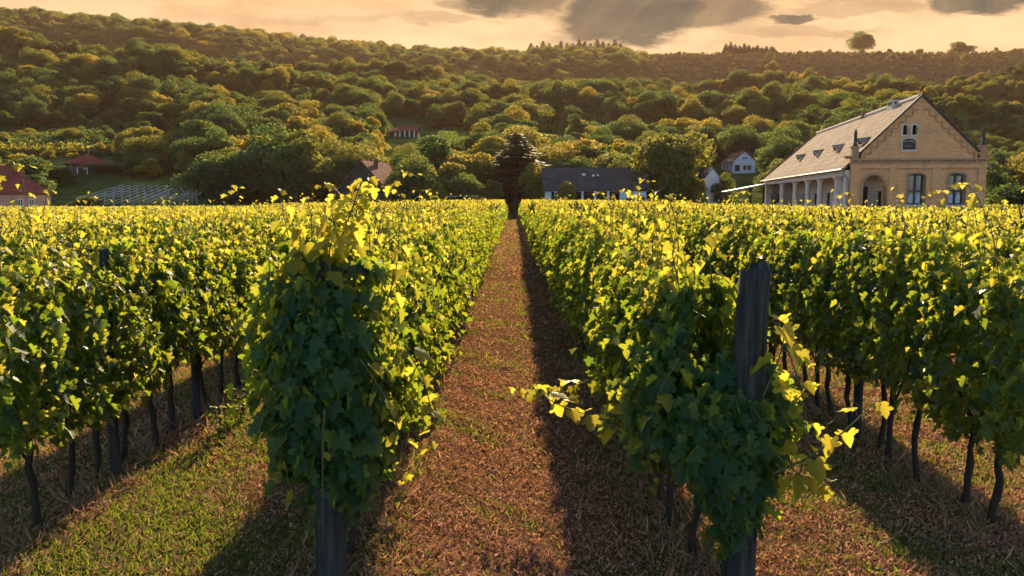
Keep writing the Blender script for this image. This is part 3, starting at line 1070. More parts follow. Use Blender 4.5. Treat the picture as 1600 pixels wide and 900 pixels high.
for dd in (2.0, 8.4, 14.8, 21.5):
    x0 = 1.15
    z0 = rz(x0)
    dm = MB()
    ap = Vector((x0 - .42, dd, z0 + .36))
    bl, brr = Vector((x0 - .18, dd - .48, z0 + .02)), Vector((x0 - .18, dd + .48, z0 + .02))
    back = Vector((x0 + .46, dd, rz(x0 + .46) + .03))
    for q in ((bl, ap, back), (ap, brr, back)):
        dm.slab(q, .06)
    dm.build('dormer', M['rooftile'], roof)
    MB().slab([bl + Vector((.06, .1, -.02)), brr + Vector((.06, -.1, -.02)), ap + Vector((.08, 0, -.08))], .03).build('louvre', M['dark_wood'], roof)
ch = MB()
ch.box(RIDX - .34, RIDX + .34, 4.5, 5.7, RIDZ - .5, RIDZ + .22)
ch.box(RIDX - .40, RIDX + .40, 4.44, 5.76, RIDZ + .222, RIDZ + .28)
chm = ch.build('chimney', M['stone'], roof)
pt_ = MB()
for yk in (4.85, 5.35):
    pt_.tube([(RIDX, yk, RIDZ + .282), (RIDX, yk, RIDZ + .50)], [.15, .13], 10)
pt_.build('chimney_pot', M['rusttile'], chm)
sl = MB()
for yk in (4.7, 5.2):
    sl.box(RIDX - .345, RIDX - .341, yk, yk + .3, RIDZ + .02, RIDZ + .18)
sl.box(RIDX - .22, RIDX + .22, 4.494, 4.498, RIDZ + .02, RIDZ + .18)
sl.build('flue_opening', M['slot'], chm)  # thin near-black sheets on the chimney faces, painted shade of the flue hollows
MB().box(RIDX - .2, RIDX + .2, 12.1, 12.5, RIDZ - .2, RIDZ + .34).build('vent', M['rusttile'], roof)
# eave: plaster architrave, gutter, downpipe, columns and end pier
MB().box(-.24, .20, .385, HLEN - .06, 3.93, 4.30).build('architrave', M['plaster'], house)
gt = MB().tube([(EAVX - .07, EY0, EAVZ - .09), (EAVX - .07, EY1, EAVZ - .09)], .075, 8)
gt.build('gutter', M['metal'], house)
MB().tube([(EAVX - .06, .2, EAVZ - .12), (EAVX - .05, .2, 4.1), (-.12, .2, 3.75), (-.12, .2, .1)], .05, 8).build('downpipe', M['metal'], house)
MB().box(-.3, 2.349, .39, HLEN - .4, 0.004, .296).build('veranda_floor', M['concrete'], house)
for dd in (3.3, 8.2, 12.4, 17.3, 23.3):
    cl = MB().tube([(0, dd, .298), (0, dd, .55), (0, dd, .56), (0, dd, 2.2), (0, dd, 3.66), (0, dd, 3.68), (0, dd, 3.76), (0, dd, 3.80)], [.25, .25, .205, .20, .175, .21, .21, .24], 14)
    cl.box(-.24, .24, dd - .24, dd + .24, 3.802, 3.928)
    cl.build('column', M['plaster'], house)
MB().box(-.24, .35, .39, .72, .298, 3.928).build('end_pier', M['plaster'], house)
MB().box(-.24, .40, HLEN - 1.5, HLEN - .41, .298, 3.928).build('end_pier', M['plaster'], house)
MB().box(-.2, .1, 24.6, 28.0, .3, 3.0).build('veranda_screen', M['blue_wood'], house)
# lean-to at the far end
lean = MB()
lean.slab([(-.5, HLEN - 3.0, 4.02), (-.5, HLEN + 2.4, 4.02), (-4.2, HLEN + 2.4, 3.30), (-4.2, HLEN - 3.0, 3.30)], .16)
lr = lean.build('lean_to_roof', M['metal'], house)
for x, y in ((-3.9, HLEN - 2.7), (-1.9, HLEN - 2.7), (-3.9, HLEN + 2.1), (-.62, HLEN - 2.7)):
    MB().box(x - .09, x + .09, y - .09, y + .09, 0, 3.28 + (x + 4.2) * .19).build('lean_to_post', M['dark_wood'], house)
MB().tube([(-4.1, HLEN - 2.9, 3.2), (-3.7, HLEN - 2.9, 2.9), (-2.3, HLEN - 2.9, 2.55), (-1.9, HLEN - 2.9, 2.5)], .035, 6).build('rain_pipe', M['metal'], house)


def hit(px, py, y0=100, y1=700):
    """first ground point along the view through a photo pixel"""
    y = y0
    while y < y1:
        p = at(px, py, y)
        if tz(p.x, y) > p.z: return p
        y += 1.0
    return at(px, py, y1)


# ------------------------------------------------------------------ the other houses
def simple_house(name, label, px0, px1, Y, eave_h, ridge_h, depth, wall, roof, windows=(), hip=0.0, over=.35, gable_front=False, rz_=0.0, base=None, chim=None, doors=()):
    """eave towards the camera (or gable, gable_front); windows/doors: (frac0, frac1, z0, z1, material)"""
    a, b = at(px0, 312, Y), at(px1, 312, Y)
    wd = b.x - a.x
    g = min(tz(a.x, Y), tz(b.x, Y)) - .3 if base is None else base
    h = empty(name, (a.x, Y, g), rz_)
    tag(h, label, 'house')
    t = .25
    holes = [[(f0 * wd, z0), (f1 * wd, z0), (f1 * wd, z1), (f0 * wd, z1)] for (f0, f1, z0, z1, _) in windows]
    mb = MB()
    if gable_front:
        out = [(0, -1), (wd, -1), (wd, eave_h), (wd / 2, ridge_h), (0, eave_h)]
        mb.plate([out] + [q[::-1] for q in holes], mpF, t)
        mb.plate([out], lambda x, z, d_: (x, depth - t + d_, z), t)
        mb.box(0, t, t + .002, depth - t - .002, -1, eave_h - .02)
        mb.box(wd - t, wd, t + .002, depth - t - .002, -1, eave_h - .02)
    else:
        mb.plate([[(0, -1), (wd, -1), (wd, eave_h), (0, eave_h)]] + [q[::-1] for q in holes], mpF, t)
        mb.box(0, wd, depth - t, depth, -1, eave_h)
        side = [(t + .002, -1), (depth - t - .002, -1), (depth - t - .002, eave_h), (depth / 2, ridge_h if not hip else eave_h), (t + .002, eave_h)]
        mb.plate([side], lambda y, z, d_: (d_, y, z), t)
        mb.plate([side], lambda y, z, d_: (wd - t + d_, y, z), t)
    mb.build('wall', wall, h)
    r = MB()
    if gable_front:
        s_ = (ridge_h - eave_h) / (wd / 2)
        for q in (-1, 1):
            xe = wd / 2 + q * (wd / 2 + over)
            r.slab([(xe, -over, eave_h - over * s_ + .12), (wd / 2, -over, ridge_h + .12), (wd / 2, depth + over, ridge_h + .12), (xe, depth + over, eave_h - over * s_ + .12)], .10)
    else:
        s_ = (ridge_h - eave_h) / (depth / 2)
        ze = eave_h - over * s_ + .12
        r.slab([(-over, -over, ze), (wd + over, -over, ze), (wd - hip + (over if not hip else 0), depth / 2, ridge_h + .12), (hip - (over if not hip else 0), depth / 2, ridge_h + .12)], .10)
        r.slab([(-over, depth + over, ze), (wd + over, depth + over, ze), (wd - hip + (over if not hip else 0), depth / 2, ridge_h + .12), (hip - (over if not hip else 0), depth / 2, ridge_h + .12)], .10)
        if hip:
            r.slab([(-over, -over, ze), (hip, depth / 2, ridge_h + .12), (-over, depth + over, ze)], .10)
            r.slab([(wd + over, -over, ze), (wd - hip, depth / 2, ridge_h + .12), (wd + over, depth + over, ze)], .10)
    ro = r.build('roof', roof, h)
    for (f0, f1, z0, z1, mt) in windows:
        x0, x1 = f0 * wd, f1 * wd
        fr = MB()
        for q in ((x0 - .08, x0, z0 - .08, z1 + .08), (x1, x1 + .08, z0 - .08, z1 + .08), (x0, x1, z0 - .08, z0), (x0, x1, z1, z1 + .08), ((x0 + x1) / 2 - .03, (x0 + x1) / 2 + .03, z0, z1)):
            fr.box(q[0], q[1], -.04, .05, q[2], q[3])
        wn = fr.build('window', mt, h)
        MB().box(x0, x1, .1, .13, z0, z1).build('pane', M['glass'], wn)
    if chim:
        fx, cz = chim
        yk = depth / 2
        MB().box(fx * wd - .3, fx * wd + .3, yk - .3, yk + .3, ridge_h - .8, ridge_h + cz).build('chimney', M['rusttile'], ro)
    return h, wd, ro


# salmon house at the left edge (its left end lies outside the frame)
h, wd, ro = simple_house('salmon_house', 'salmon walled house with red hipped roof at the left edge of the photo', -130, 76, 100, 3.3, 6.5, 8.5, M['salmon'], M['redtile'],
                         [(.795, .82, 1.75, 2.45, M['white_wall']), (.865, .89, 1.75, 2.45, M['white_wall']), (.55, .575, 1.75, 2.45, M['white_wall'])], hip=4.2, base=0)
MB().box(wd * .80, wd * .80 + .5, 2.4, 2.9, 4.9, 6.3).build('chimney', M['rusttile'], ro)
h.rotation_euler.z = R(30)
P_ = at(77, 312, 97)
h.location = (P_.x - wd * math.cos(R(30)), P_.y - wd * math.sin(R(30)), 0)
# hipped pavilion on the left slope
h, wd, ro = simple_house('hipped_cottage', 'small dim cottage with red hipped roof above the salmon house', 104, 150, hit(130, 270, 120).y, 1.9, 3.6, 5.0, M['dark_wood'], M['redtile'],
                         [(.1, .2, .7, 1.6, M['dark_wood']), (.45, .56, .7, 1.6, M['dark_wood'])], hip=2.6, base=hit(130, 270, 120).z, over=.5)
MB().tube([(wd * .55, 2.5, 3.4), (wd * .55, 2.5, 4.5)], .09, 6).build('chimney', M['metal'], ro)
pp = MB().slab([(wd * .55, -2.2, 1.0), (wd * .92, -2.2, 1.0), (wd * .92, -.4, 1.6), (wd * .55, -.4, 1.6)], .1)
pp.build('porch_roof', M['redtile'], h)
for fx in (.57, .9):
    MB().box(fx * wd - .07, fx * wd + .07, -2.1, -1.96, -1.2, .92).build('post', M['white_wall'], h)
MB().box(wd * .60, wd * .72, -.3, -.05, .6, 1.55).build('porch_wall', M['stone'], h)
# cottage on the hill with white posts
a = hit(630, 214, 150); HY = a.y; gz = a.z
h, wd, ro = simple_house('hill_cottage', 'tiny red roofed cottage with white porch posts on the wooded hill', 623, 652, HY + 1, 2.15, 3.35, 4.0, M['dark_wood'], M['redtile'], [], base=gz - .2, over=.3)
h['label'] = 'tiny red roofed cottage with white porch posts on the wooded hill'
for fx in (.04, .30, .55, .8):
    MB().box(fx * wd, fx * wd + .28, -.9, -.62, -1, 2.0).build('porch_post', M['white_wall'], h)
MB().slab([(-.1, -1.1, 1.85), (wd + .1, -1.1, 1.85), (wd + .1, -.1, 2.35), (-.1, -.1, 2.35)], .08).build('porch_roof', M['redtile'], h)
an = MB().slab([(-2.7, -1.0, 1.75), (-.15, -1.0, 1.75), (-.15, 2.2, 2.9), (-2.7, 2.2, 2.9)], .1)
an.slab([(-2.7, 2.2, 2.9), (-.15, 2.2, 2.9), (-.15, 4, 2.0), (-2.7, 4, 2.0)], .1)
an.build('annex_roof', M['redtile'], h)
MB().box(-2.5, -.3, .2, 3.5, -1, 1.7).build('annex_wall', M['dark_wood'], h)
MB().box(-1.3, -.7, .1, .19, .2, 1.6).build('annex_window', M['white_wall'], h)
# steep cottage with rust red roof left of the path
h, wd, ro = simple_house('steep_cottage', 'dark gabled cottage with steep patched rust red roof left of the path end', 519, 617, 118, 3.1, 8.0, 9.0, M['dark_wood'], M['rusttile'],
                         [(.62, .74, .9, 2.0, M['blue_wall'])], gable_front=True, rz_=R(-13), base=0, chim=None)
MB().box(wd / 2 + .5, wd / 2 + 1.0, 3.0, 3.6, 6.6, 8.4).build('chimney', M['rusttile'], ro)
pa = MB().slab([(wd * .93, 1.0, 4.0), (wd * 1.10, 1.0, 2.35), (wd * 1.10, 6.5, 2.35), (wd * .93, 6.5, 4.0)], .05)
pa.build('pale_sheet_patch', M['metal'], ro)
# grey roofed house half hidden behind the trees
simple_house('grey_cottage', 'small cottage with plain grey roof showing left of the spruce', 738, 786, 125, 3.6, 7.2, 6.0, M['dark_wood'], M['darktile'], [(.4, .6, 1.2, 2.4, M['blue_wall'])], hip=1.6, base=0)
# long low barn
h, wd, ro = simple_house('long_barn', 'long low barn with dark mossy roof and pale blue end bay', 850, 1008, 115, 3.95, 7.0, 7.0, M['blue_wall'], M['darktile'],
                         [(.80, .86, .9, 2.6, M['blue_wood'])], base=0, over=.4)
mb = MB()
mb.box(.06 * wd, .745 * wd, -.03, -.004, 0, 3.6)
mb.build('recess_shade_sheet', M['slot'], h)  # flat near-black sheet on the wall, its colour standing in for porch shade
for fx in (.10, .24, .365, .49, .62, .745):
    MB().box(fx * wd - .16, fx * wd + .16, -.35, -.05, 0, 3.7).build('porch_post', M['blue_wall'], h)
MB().box(.905 * wd, .985 * wd, -.05, -.004, 0, 2.9).build('barn_door', M['dark_wood'], h)
for fx, f2, z in ((.375, .41, 5.9), (.475, .50, 5.75), (.525, .54, 5.8)):
    y = (z - 3.95) / 3.05 * 3.5
    MB().slab([(fx * wd, y - .15, z + .07), (f2 * wd, y - .15, z + .07), (f2 * wd, y + .15, z + .33), (fx * wd, y + .15, z + .33)], .03).build('skylight', M['white_wall'], ro)
# dark low shed
a, b = at(684, 306, 113), at(744, 306, 113)
h = empty('low_shed', (a.x, 113, 0)); wd = b.x - a.x
tag(h, 'low dark shed with pale flat roof edge behind the far vines', 'shed')
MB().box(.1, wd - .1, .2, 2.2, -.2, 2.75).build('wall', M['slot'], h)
MB().slab([(0, 0, 2.95), (wd, 0, 2.95), (wd, 2.5, 3.2), (0, 2.5, 3.2)], .12).build('roof', M['metal'], h)
# white cottage on the slope
h, wd, ro = simple_house('white_cottage', 'white gabled cottage with red roof on the slope above the lean-to', 1142, 1177, hit(1160, 271, 120).y, 2.5, 4.35, 7.5, M['white_wall'], M['rusttile'],
                         [(.09, .27, .5, 1.6, M['blue_wood']), (.47, .58, .8, 1.55, M['rusttile']), (.67, .79, .8, 1.55, M['rusttile']), (.44, .48, 2.95, 3.15, M['dark_wood']), (.55, .59, 2.95, 3.15, M['dark_wood'])],
                         gable_front=True, rz_=R(3), base=hit(1160, 271, 120).z, over=.3)
for k in range(5):
    MB().box(-.03, -.004, 1 + k * 1.25, 1.6 + k * 1.25, .3, 2.1).build('side_window', M['blue_wood'], h)
# half hidden white gable
h, wd, ro = simple_house('white_barn', 'half hidden white gable wall left of the lean-to posts', 1084, 1137, 119, 3.9, 7.1, 6.0, M['white_wall'], M['darktile'], [(.60, .64, 4.3, 4.8, M['dark_wood'])], gable_front=True, base=0, over=.12)

# ------------------------------------------------------------------ trellis plot on the left slope
for k in range(14):
    A = at(118 + k * 14.5, 326 - k * .1, 120)
    B = at(190 + k * 11.0, 297, 131)
    A.z = tz(A.x, A.y); B.z = tz(B.x, B.y)
    ro_ = empty('trellis_row', (A.x, A.y, A.z))
    tag(ro_, 'pale trellis row with light rails in the plot right of the salmon house', 'trellis', 'pale trellis rows in the plot right of the salmon house')
    D = B - A
    for j in range(6):
        p0 = D * (j / 5)
        gz = tz(A.x + p0.x, A.y + p0.y) - A.z
        MB().tube([(p0.x, p0.y, gz - .2), (p0.x, p0.y, gz + 1.75)], .05, 6).build('post', M['concrete'], ro_)
    for hz in (1.65, 1.2, .75):
        pp = [(D.x * q / 10, D.y * q / 10, tz(A.x + D.x * q / 10, A.y + D.y * q / 10) - A.z + hz) for q in range(11)]
        MB().tube(pp, .055, 5).build('rail', M['stone'], ro_)

# hillside vineyard rows as lines of low bushes
def hedge(name, A, B, hgt, wdt, dens, label, group, cat='vine row', leaf=.30, mat='vine'):
    n = int((B - A).length * dens)
    r = np.random.RandomState(int(abs(A.x * 13 + B.y * 7)) % 9999)
    f = r.rand(n)
    x = A.x + (B.x - A.x) * f + r.normal(size=n) * wdt * .35
    y = A.y + (B.y - A.y) * f + r.normal(size=n) * wdt * .35
    z = terrain(x, y) + r.uniform(.2, 1, n) * hgt
    P = np.stack([x - A.x, y - A.y, z - tz(A.x, A.y)], -1)
    a_ = leaf_arrays(CLUMP, P, r.normal(size=(n, 3)), r.normal(size=(n, 3)) + [0, 0, .6], r.uniform(.7, 1.3, n) * leaf)
    o = link(name, np_mesh(name, [(*a_, 0)], [M[mat]]))
    o.location = (A.x, A.y, tz(A.x, A.y))
    return tag(o, label, cat, group)


for k in range(9):
    hedge('hill_vine_row', hit(676 + k * 10, 238 - k * .6), hit(694 + k * 9, 208), 1.7, .8, 48, 'straight green vine row in the small plot above the spruce and shed', 'vine rows in the plot above the shed', mat='tree')
for k in range(6):
    hedge('hill_vine_row', hit(822 + k * 8.5, 222), hit(832 + k * 8.0, 203), 1.7, .8, 48, 'straight green vine row in the plot right of the spruce', 'vine rows in the plot right of the spruce', mat='tree')
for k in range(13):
    hedge('hill_vine_row', hit(-60 + k * 1.0, 246 - k * 3.2), hit(176 - k * 2.0, 243 - k * 2.9), 1.8, 1.0, 44, 'green vine row across the dim slope behind the hipped cottage', 'vine rows on the left slope', leaf=.40, mat='tree')  # darker tree leaf in place of vine leaf paints in the hill's shadow
for k in range(8):
    hedge('hill_vine_row', hit(1528 + k * 2.0, 299 - k * 3.4), hit(1640, 298 - k * 3.4), 1.5, .8, 26, 'yellow green vine row in the lit plot right of the brick house', 'vine rows right of the brick house')

# utility pole right of the brick house and its wires
p = at(1555, 330, 95)
po = empty('utility_pole', (p.x, 95, 0))
tag(po, 'thin dark utility pole right of the brick house', 'pole')
MB().tube([(0, 0, -.5), (0, 0, at(1555, 246, 95).z)], [.13, .09], 8).build('mast', M['dark_wood'], po)
MB().box(-.8, .8, -.06, .06, at(1555, 251, 95).z, at(1555, 251, 95).z + .1).build('crossarm', M['dark_wood'], po)
c0 = at(1470, 196, 150); c1 = at(1700, 172, 150)
wr = MB().tube([c0.lerp(c1, k / 8) - Vector((0, 0, 1.2 * 4 * (k / 8) * (1 - k / 8))) for k in range(9)], .035, 5)
tag(wr.build('power_line', M['metal']), 'pale power line crossing the slope above the right gable', 'cable')
p = at(1541, 239, 150)
h = empty('pale_hut', (p.x, 150, tz(p.x, 150)))
tag(h, 'pale roofed hut just right of the right finial', 'hut')
MB().box(-1, 1, 0, 2, -.3, 2.2).build('wall', M['concrete'], h)
MB().slab([(-1.3, -.4, 2.2), (1.3, -.4, 2.6), (1.3, 2.4, 2.9), (-1.3, 2.4, 2.5)], .1).build('roof', M['white_wall'], h)

# ------------------------------------------------------------------ skyline trees on the right ridge
def ridge_tree(px, py_top, py_base, wpx, label, name='skyline_tree', group=None, spruce=False, k=0, crown=None):
    Yd = 790
    p = at(px, py_base, Yd)
    zt = at(px, py_top, Yd).z
    zb = tz(p.x, Yd)
    tree(p.x, Yd, zt - zb, wpx / 1250 * Yd, k, label, group, name=name, crown=SPRUCE[0] if spruce else crown, trunk=SPRUCE[1] if spruce else None, h0=12 if spruce else 9, w0=7.5 if spruce else 8)


ridge_tree(1342, 57, 93, 27, 'lone round tree standing tallest on the bare right ridge', k=2)
ridge_tree(1500, 68, 95, 44, 'wide ragged tree on the ridge right of the lone round tree', k=5)
ridge_tree(1433, 74, 92, 14, 'very small tree on the ridge between the two bigger skyline trees', k=3)
for k in range(12):
    ridge_tree(1132 + k * 7.0, [68, 65, 69, 71, 67, 70, 73, 70, 74, 72, 75, 78][k], 92, 20, 'dark pointed conifer in the clump on the right ridge', 'skyline_conifer', 'conifers in a clump on the right ridge', True)
for k in range(16):
    ridge_tree(828 + k * 9.3, 70 + 4 * math.sin(k * 2.1) - (3 if 6 < k < 15 else 0) - 3, 90, 30, 'pointed conifer on the crest of the far wood', 'skyline_conifer', 'conifers on the crest of the far wood', True)
for k, (px, t_, ww) in enumerate([(1020, 84, 22), (1050, 83, 16), (1078, 85, 22), (1100, 86, 14), (1252, 84, 20), (1278, 80, 18), (1300, 82, 22), (1318, 86, 14), (1378, 85, 16), (1402, 88, 14), (1090, 92, 30), (1560, 84, 20), (1588, 82, 22), (1140, 96, 22), (1320, 101, 18), (1545, 92, 34)]):
    ridge_tree(px, t_, 94, ww, 'low scrubby bush along the line of the right ridge', 'skyline_bush', 'bushes along the right ridge', k=k)
# ------------------------------------------------------------------ vines
SP = 2.4
HEAD = 4.95
VSTEP = .5


def half_w(z, r):
    return np.interp(z, [.45, .7, 1.0, 1.4, 1.8, 2.05], [.16, .30, .36, .34, .25, .12]) * r


def canopy(r, n, y0, y1, zlo=.55, zhi=2.0, fat=1.0, shape=LOBED, size=.12, young=.10):
    """leaf arrays of one stretch of row, local coordinates, row along y"""
    z = zlo + (zhi - zlo) * r.beta(1.25, 1.1, n)
    # ragged lower hem and top
    y = r.uniform(y0, y1, n)
    hem = .10 * np.sin(y * 5.1 + r.uniform(0, 6)) + .06 * np.sin(y * 13)
    z = z + hem * (1 - (z - zlo) / (zhi - zlo))
    side = np.where(r.rand(n) < .5, -1, 1)
    w_ = half_w(z, fat) * (1 + .26 * np.sin(y * 7 + z * 5 + side * 2) + .16 * np.sin(y * 17 + z * 11))
    x = side * w_ * (.25 + .80 * r.rand(n) ** .55 + .30 * (r.rand(n) < .10))
    P = np.stack([x, y, z], -1)
    N = np.stack([side * r.uniform(.5, 1.1, n), r.normal(size=n) * .45, r.uniform(.05, .9, n)], -1) + r.normal(size=(n, 3)) * .42
    T = np.stack([side * r.uniform(-.1, .7, n), r.normal(size=n) * .7, -r.uniform(.3, 1.1, n)], -1)
    S_ = size * r.uniform(.5, 1.3, n)
    yg = r.rand(n) < young + .25 * np.clip((z - 1.6) / .4, 0, 1)  # young leaves likelier towards the top, also painting in extra sunlit yellow
    out = []
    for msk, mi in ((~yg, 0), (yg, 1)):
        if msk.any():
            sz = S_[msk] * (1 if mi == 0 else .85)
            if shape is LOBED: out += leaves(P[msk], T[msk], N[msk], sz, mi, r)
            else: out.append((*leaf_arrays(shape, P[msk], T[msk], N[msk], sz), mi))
    return out


def shoot_mesh(name, pts, rad=.006, nleaf=9, size=.10, seed=0, taper=True, tendrils=2, tipsize=.35, mi_old=.2):
    """a cane with alternate leaves, leaf stalks and tendrils"""
    r = np.random.RandomState(seed); rr = random.Random(seed)
    # smooth the polyline
    P = [Vector(p) for p in pts]
    Q = []
    for i in range(len(P) - 1):
        p0, p1, p2, p3 = P[max(i - 1, 0)], P[i], P[i + 1], P[min(i + 2, len(P) - 1)]
        for k in range(5):
            t_ = k / 5
            Q.append(.5 * ((2 * p1) + (p2 - p0) * t_ + (2 * p0 - 5 * p1 + 4 * p2 - p3) * t_ ** 2 + (3 * p1 - p0 - 3 * p2 + p3) * t_ ** 3))
    Q.append(P[-1])
    mb = MB()
    n = len(Q)
    mb.tube(Q, [rad * (1 - .65 * i / (n - 1)) for i in range(n)], 5)
    pos, tip, nrm, siz = [], [], [], []
    for k in range(nleaf):
        f = (k + .5) / nleaf * .92 + .08
        i = min(int(f * (n - 1)), n - 2)
        b = Q[i]
        ax = (Q[i + 1] - Q[i]).normalized()
        a = k * 2.6 + rr.uniform(-.5, .5)
        o = Vector((math.cos(a), math.sin(a), .25))
        o = (o - ax * o.dot(ax)).normalized()
        L = size * rr.uniform(.5, .85) * (1 - .5 * f)
        e = b + (o * .8 + ax * .4) * L
        mb.tube([b, e], [rad * .35, rad * .25], 4, cap=False)
        pos.append(e); tip.append(o * .7 + Vector((rr.uniform(-.3, .3), rr.uniform(-.3, .3), -.65)))
        nrm.append(o * .5 + Vector((rr.uniform(-.4, .4), rr.uniform(-.4, .4), .8)))
        siz.append(size * (1 - (1 - tipsize) * f ** 1.5) * rr.uniform(.85, 1.2))
    for k in range(tendrils):
        f = rr.uniform(.55, .98)
        i = min(int(f * (n - 1)), n - 2)
        b = Q[i]
        a = rr.uniform(0, 6.28)
        o = Vector((math.cos(a), math.sin(a), rr.uniform(.0, .6)))
        mb.tube([b, b + o * .05 + Vector((0, 0, .02)), b + o * .10 + Vector((0, 0, .035)), b + o * .14 + Vector((0, 0, .01)), b + o * .15 + Vector((0, 0, -.03))], [rad * .3, rad * .26, rad * .22, rad * .2, rad * .15], 4, cap=False)
    V = np.array(mb.v); L_ = np.array([i for f in mb.f for i in f]); T_ = np.array([len(f) for f in mb.f])
    return np_mesh(name, [(V, L_, T_, 0)] + leaves(np.array([tuple(q) for q in pos]), np.array([tuple(q) for q in tip]), np.array([tuple(q) for q in nrm]), siz, 1, r), [M['shoot'], M['vine_young']])


def trunk_vine(seed, n=8):
    r = random.Random(seed)
    mb = MB()
    x, y = r.uniform(-.05, .05), r.uniform(-.04, .04)
    pts = [(x, y, -.08)]
    rad = [.034]
    z = 0
    while z < .84:
        pts.append((x, y, z)); rad.append(.029 * (1 - .25 * z) * r.uniform(.85, 1.2))
        z += .12
        x += r.uniform(-.024, .024); y += r.uniform(-.028, .028)
    mb.tube(pts, rad, 7, jit=.25, rng=r)
    hx, hy, hz = pts[-1]
    for s_ in (-1, 1):
        mb.tube([(hx, hy, hz - .02), (hx + r.uniform(-.05, .05), hy + s_ * .12, hz + .08), (r.uniform(-.04, .04), s_ * .30, .98 + r.uniform(-.05, .05))], [.022, .017, .010], 6, jit=.2, rng=r)
    if r.random() < .5:
        mb.tube([(hx, hy, .5), (hx + .12, hy + .06, .75), (hx + .1, hy - .1, 1.0)], [.012, .009, .006], 5)
    o = mb.build('tmp', M['bark'], smooth=True)
    d_ = o.data
    bpy.data.objects.remove(o)
    d_.name = 'vine_trunk'
    return d_


NV = 12
VF, VT, VS = [], [], []
for k in range(NV):
    r = np.random.RandomState(100 + k)
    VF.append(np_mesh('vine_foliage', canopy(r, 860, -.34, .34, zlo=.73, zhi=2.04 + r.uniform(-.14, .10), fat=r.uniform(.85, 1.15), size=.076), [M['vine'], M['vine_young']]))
    VT.append(trunk_vine(100 + k))
for k in range(16):
    rr = random.Random(300 + k)
    x, y = rr.uniform(-.16, .16), rr.uniform(-.22, .22)
    h_ = rr.choice([.35, .45, .5, .55, .62, .72, .85])
    lx, ly = rr.uniform(-.14, .14), rr.uniform(-.14, .14)
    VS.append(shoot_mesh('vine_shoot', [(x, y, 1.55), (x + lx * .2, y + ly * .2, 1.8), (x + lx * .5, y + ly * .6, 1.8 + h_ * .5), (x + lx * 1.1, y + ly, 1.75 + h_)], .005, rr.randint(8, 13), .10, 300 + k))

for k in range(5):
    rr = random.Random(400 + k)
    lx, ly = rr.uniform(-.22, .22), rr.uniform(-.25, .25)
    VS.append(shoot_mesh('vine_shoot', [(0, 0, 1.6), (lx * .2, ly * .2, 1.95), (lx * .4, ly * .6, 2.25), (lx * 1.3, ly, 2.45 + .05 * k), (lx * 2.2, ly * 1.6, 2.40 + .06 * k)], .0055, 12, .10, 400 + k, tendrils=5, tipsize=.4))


def vine(x, y, label, group, seed, foliage=None, fol_shift=(0, 0, 0)):
    rr = random.Random(seed)
    v_ = empty('grapevine', (x, y, 0), rr.choice((0, math.pi)))
    tag(v_, label, 'grapevine', group)
    f = link('foliage', foliage or VF[rr.randrange(NV)], v_)
    f.scale = (rr.uniform(.92, 1.1), 1, rr.uniform(.96, 1.05))
    link('trunk', VT[rr.randrange(NV)], v_)
    if y < 14 and abs(x) < 8 and rr.random() < (.22 if x < 0 else .14):
        link('shoot', VS[16 + rr.randrange(5)], v_)
    for q in range(rr.choice((2, 3, 4))):
        s_ = link('shoot', VS[rr.randrange(16)], v_)
        s_.rotation_euler = (0, 0, rr.choice((0, math.pi)))
    return v_


def row_x(i):
    return (i - .5) * SP if i > 0 else (i + .5) * SP


def row_end(x):
    """how far the rows run before the houses"""
    if x > 29.5: return 64
    if x > 19.0: return 46.5
    if x > 11: return 108 if x < 14 else min(108, (x - 10.0) / .169 if x < 14 else 46.5 + (19 - x) * 9)
    if x < -46: return 92
    return 111


ROWN = {-1: 'first row left of the path', 1: 'first row right of the path', -2: 'second row left of the path', 2: 'second row right of the path', -3: 'third row left of the path', 3: 'third row right of the path'}
cand = []
for i in (-3, -2, -1, 1, 2, 3):
    x = row_x(i)
    y = HEAD + .35
    while y < 60:
        if abs(x) / y < .70:
            cand.append((y + (0 if abs(i) == 1 else 2.0 if abs(i) == 2 else 7.0), i, x, y))
        y += VSTEP
cand.sort()
cut = cand[:292]
near_end = {}
for (_, i, x, y) in cut:
    near_end[i] = max(near_end.get(i, 0), y + VSTEP / 2)
sd = 0
for (_, i, x, y) in cut:
    sd += 1
    if i == -1 and y < HEAD + .5 or i == 1 and y < HEAD + .5: continue
    vine(x + random.uniform(-.03, .03), y + random.uniform(-.05, .05), 'leafy green grapevine with dark trunk in the ' + ROWN[i], 'grapevines in the ' + ROWN[i], sd)


# end vines, bushier than the rest
def end_vine(x, y, label, extra, shoots, fat, zlo, n=1500, y0=-.45, y1=.35, seed=1):
    r = np.random.RandomState(seed)
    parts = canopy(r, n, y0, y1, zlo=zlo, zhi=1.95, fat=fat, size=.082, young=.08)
    for e in extra: parts += e(r)
    v_ = empty('grapevine', (x, y, 0))
    tag(v_, label, 'grapevine')
    link('foliage', np_mesh('end_foliage', parts, [M['vine'], M['vine_young']]), v_)
    link('trunk', VT[seed % NV], v_)
    for k, (nm, pts, kw) in enumerate(shoots):
        s_ = link(nm, shoot_mesh(nm, [Vector(p) - Vector((x, y, 0)) for p in pts], seed=seed * 50 + k, **kw), v_)
    return v_


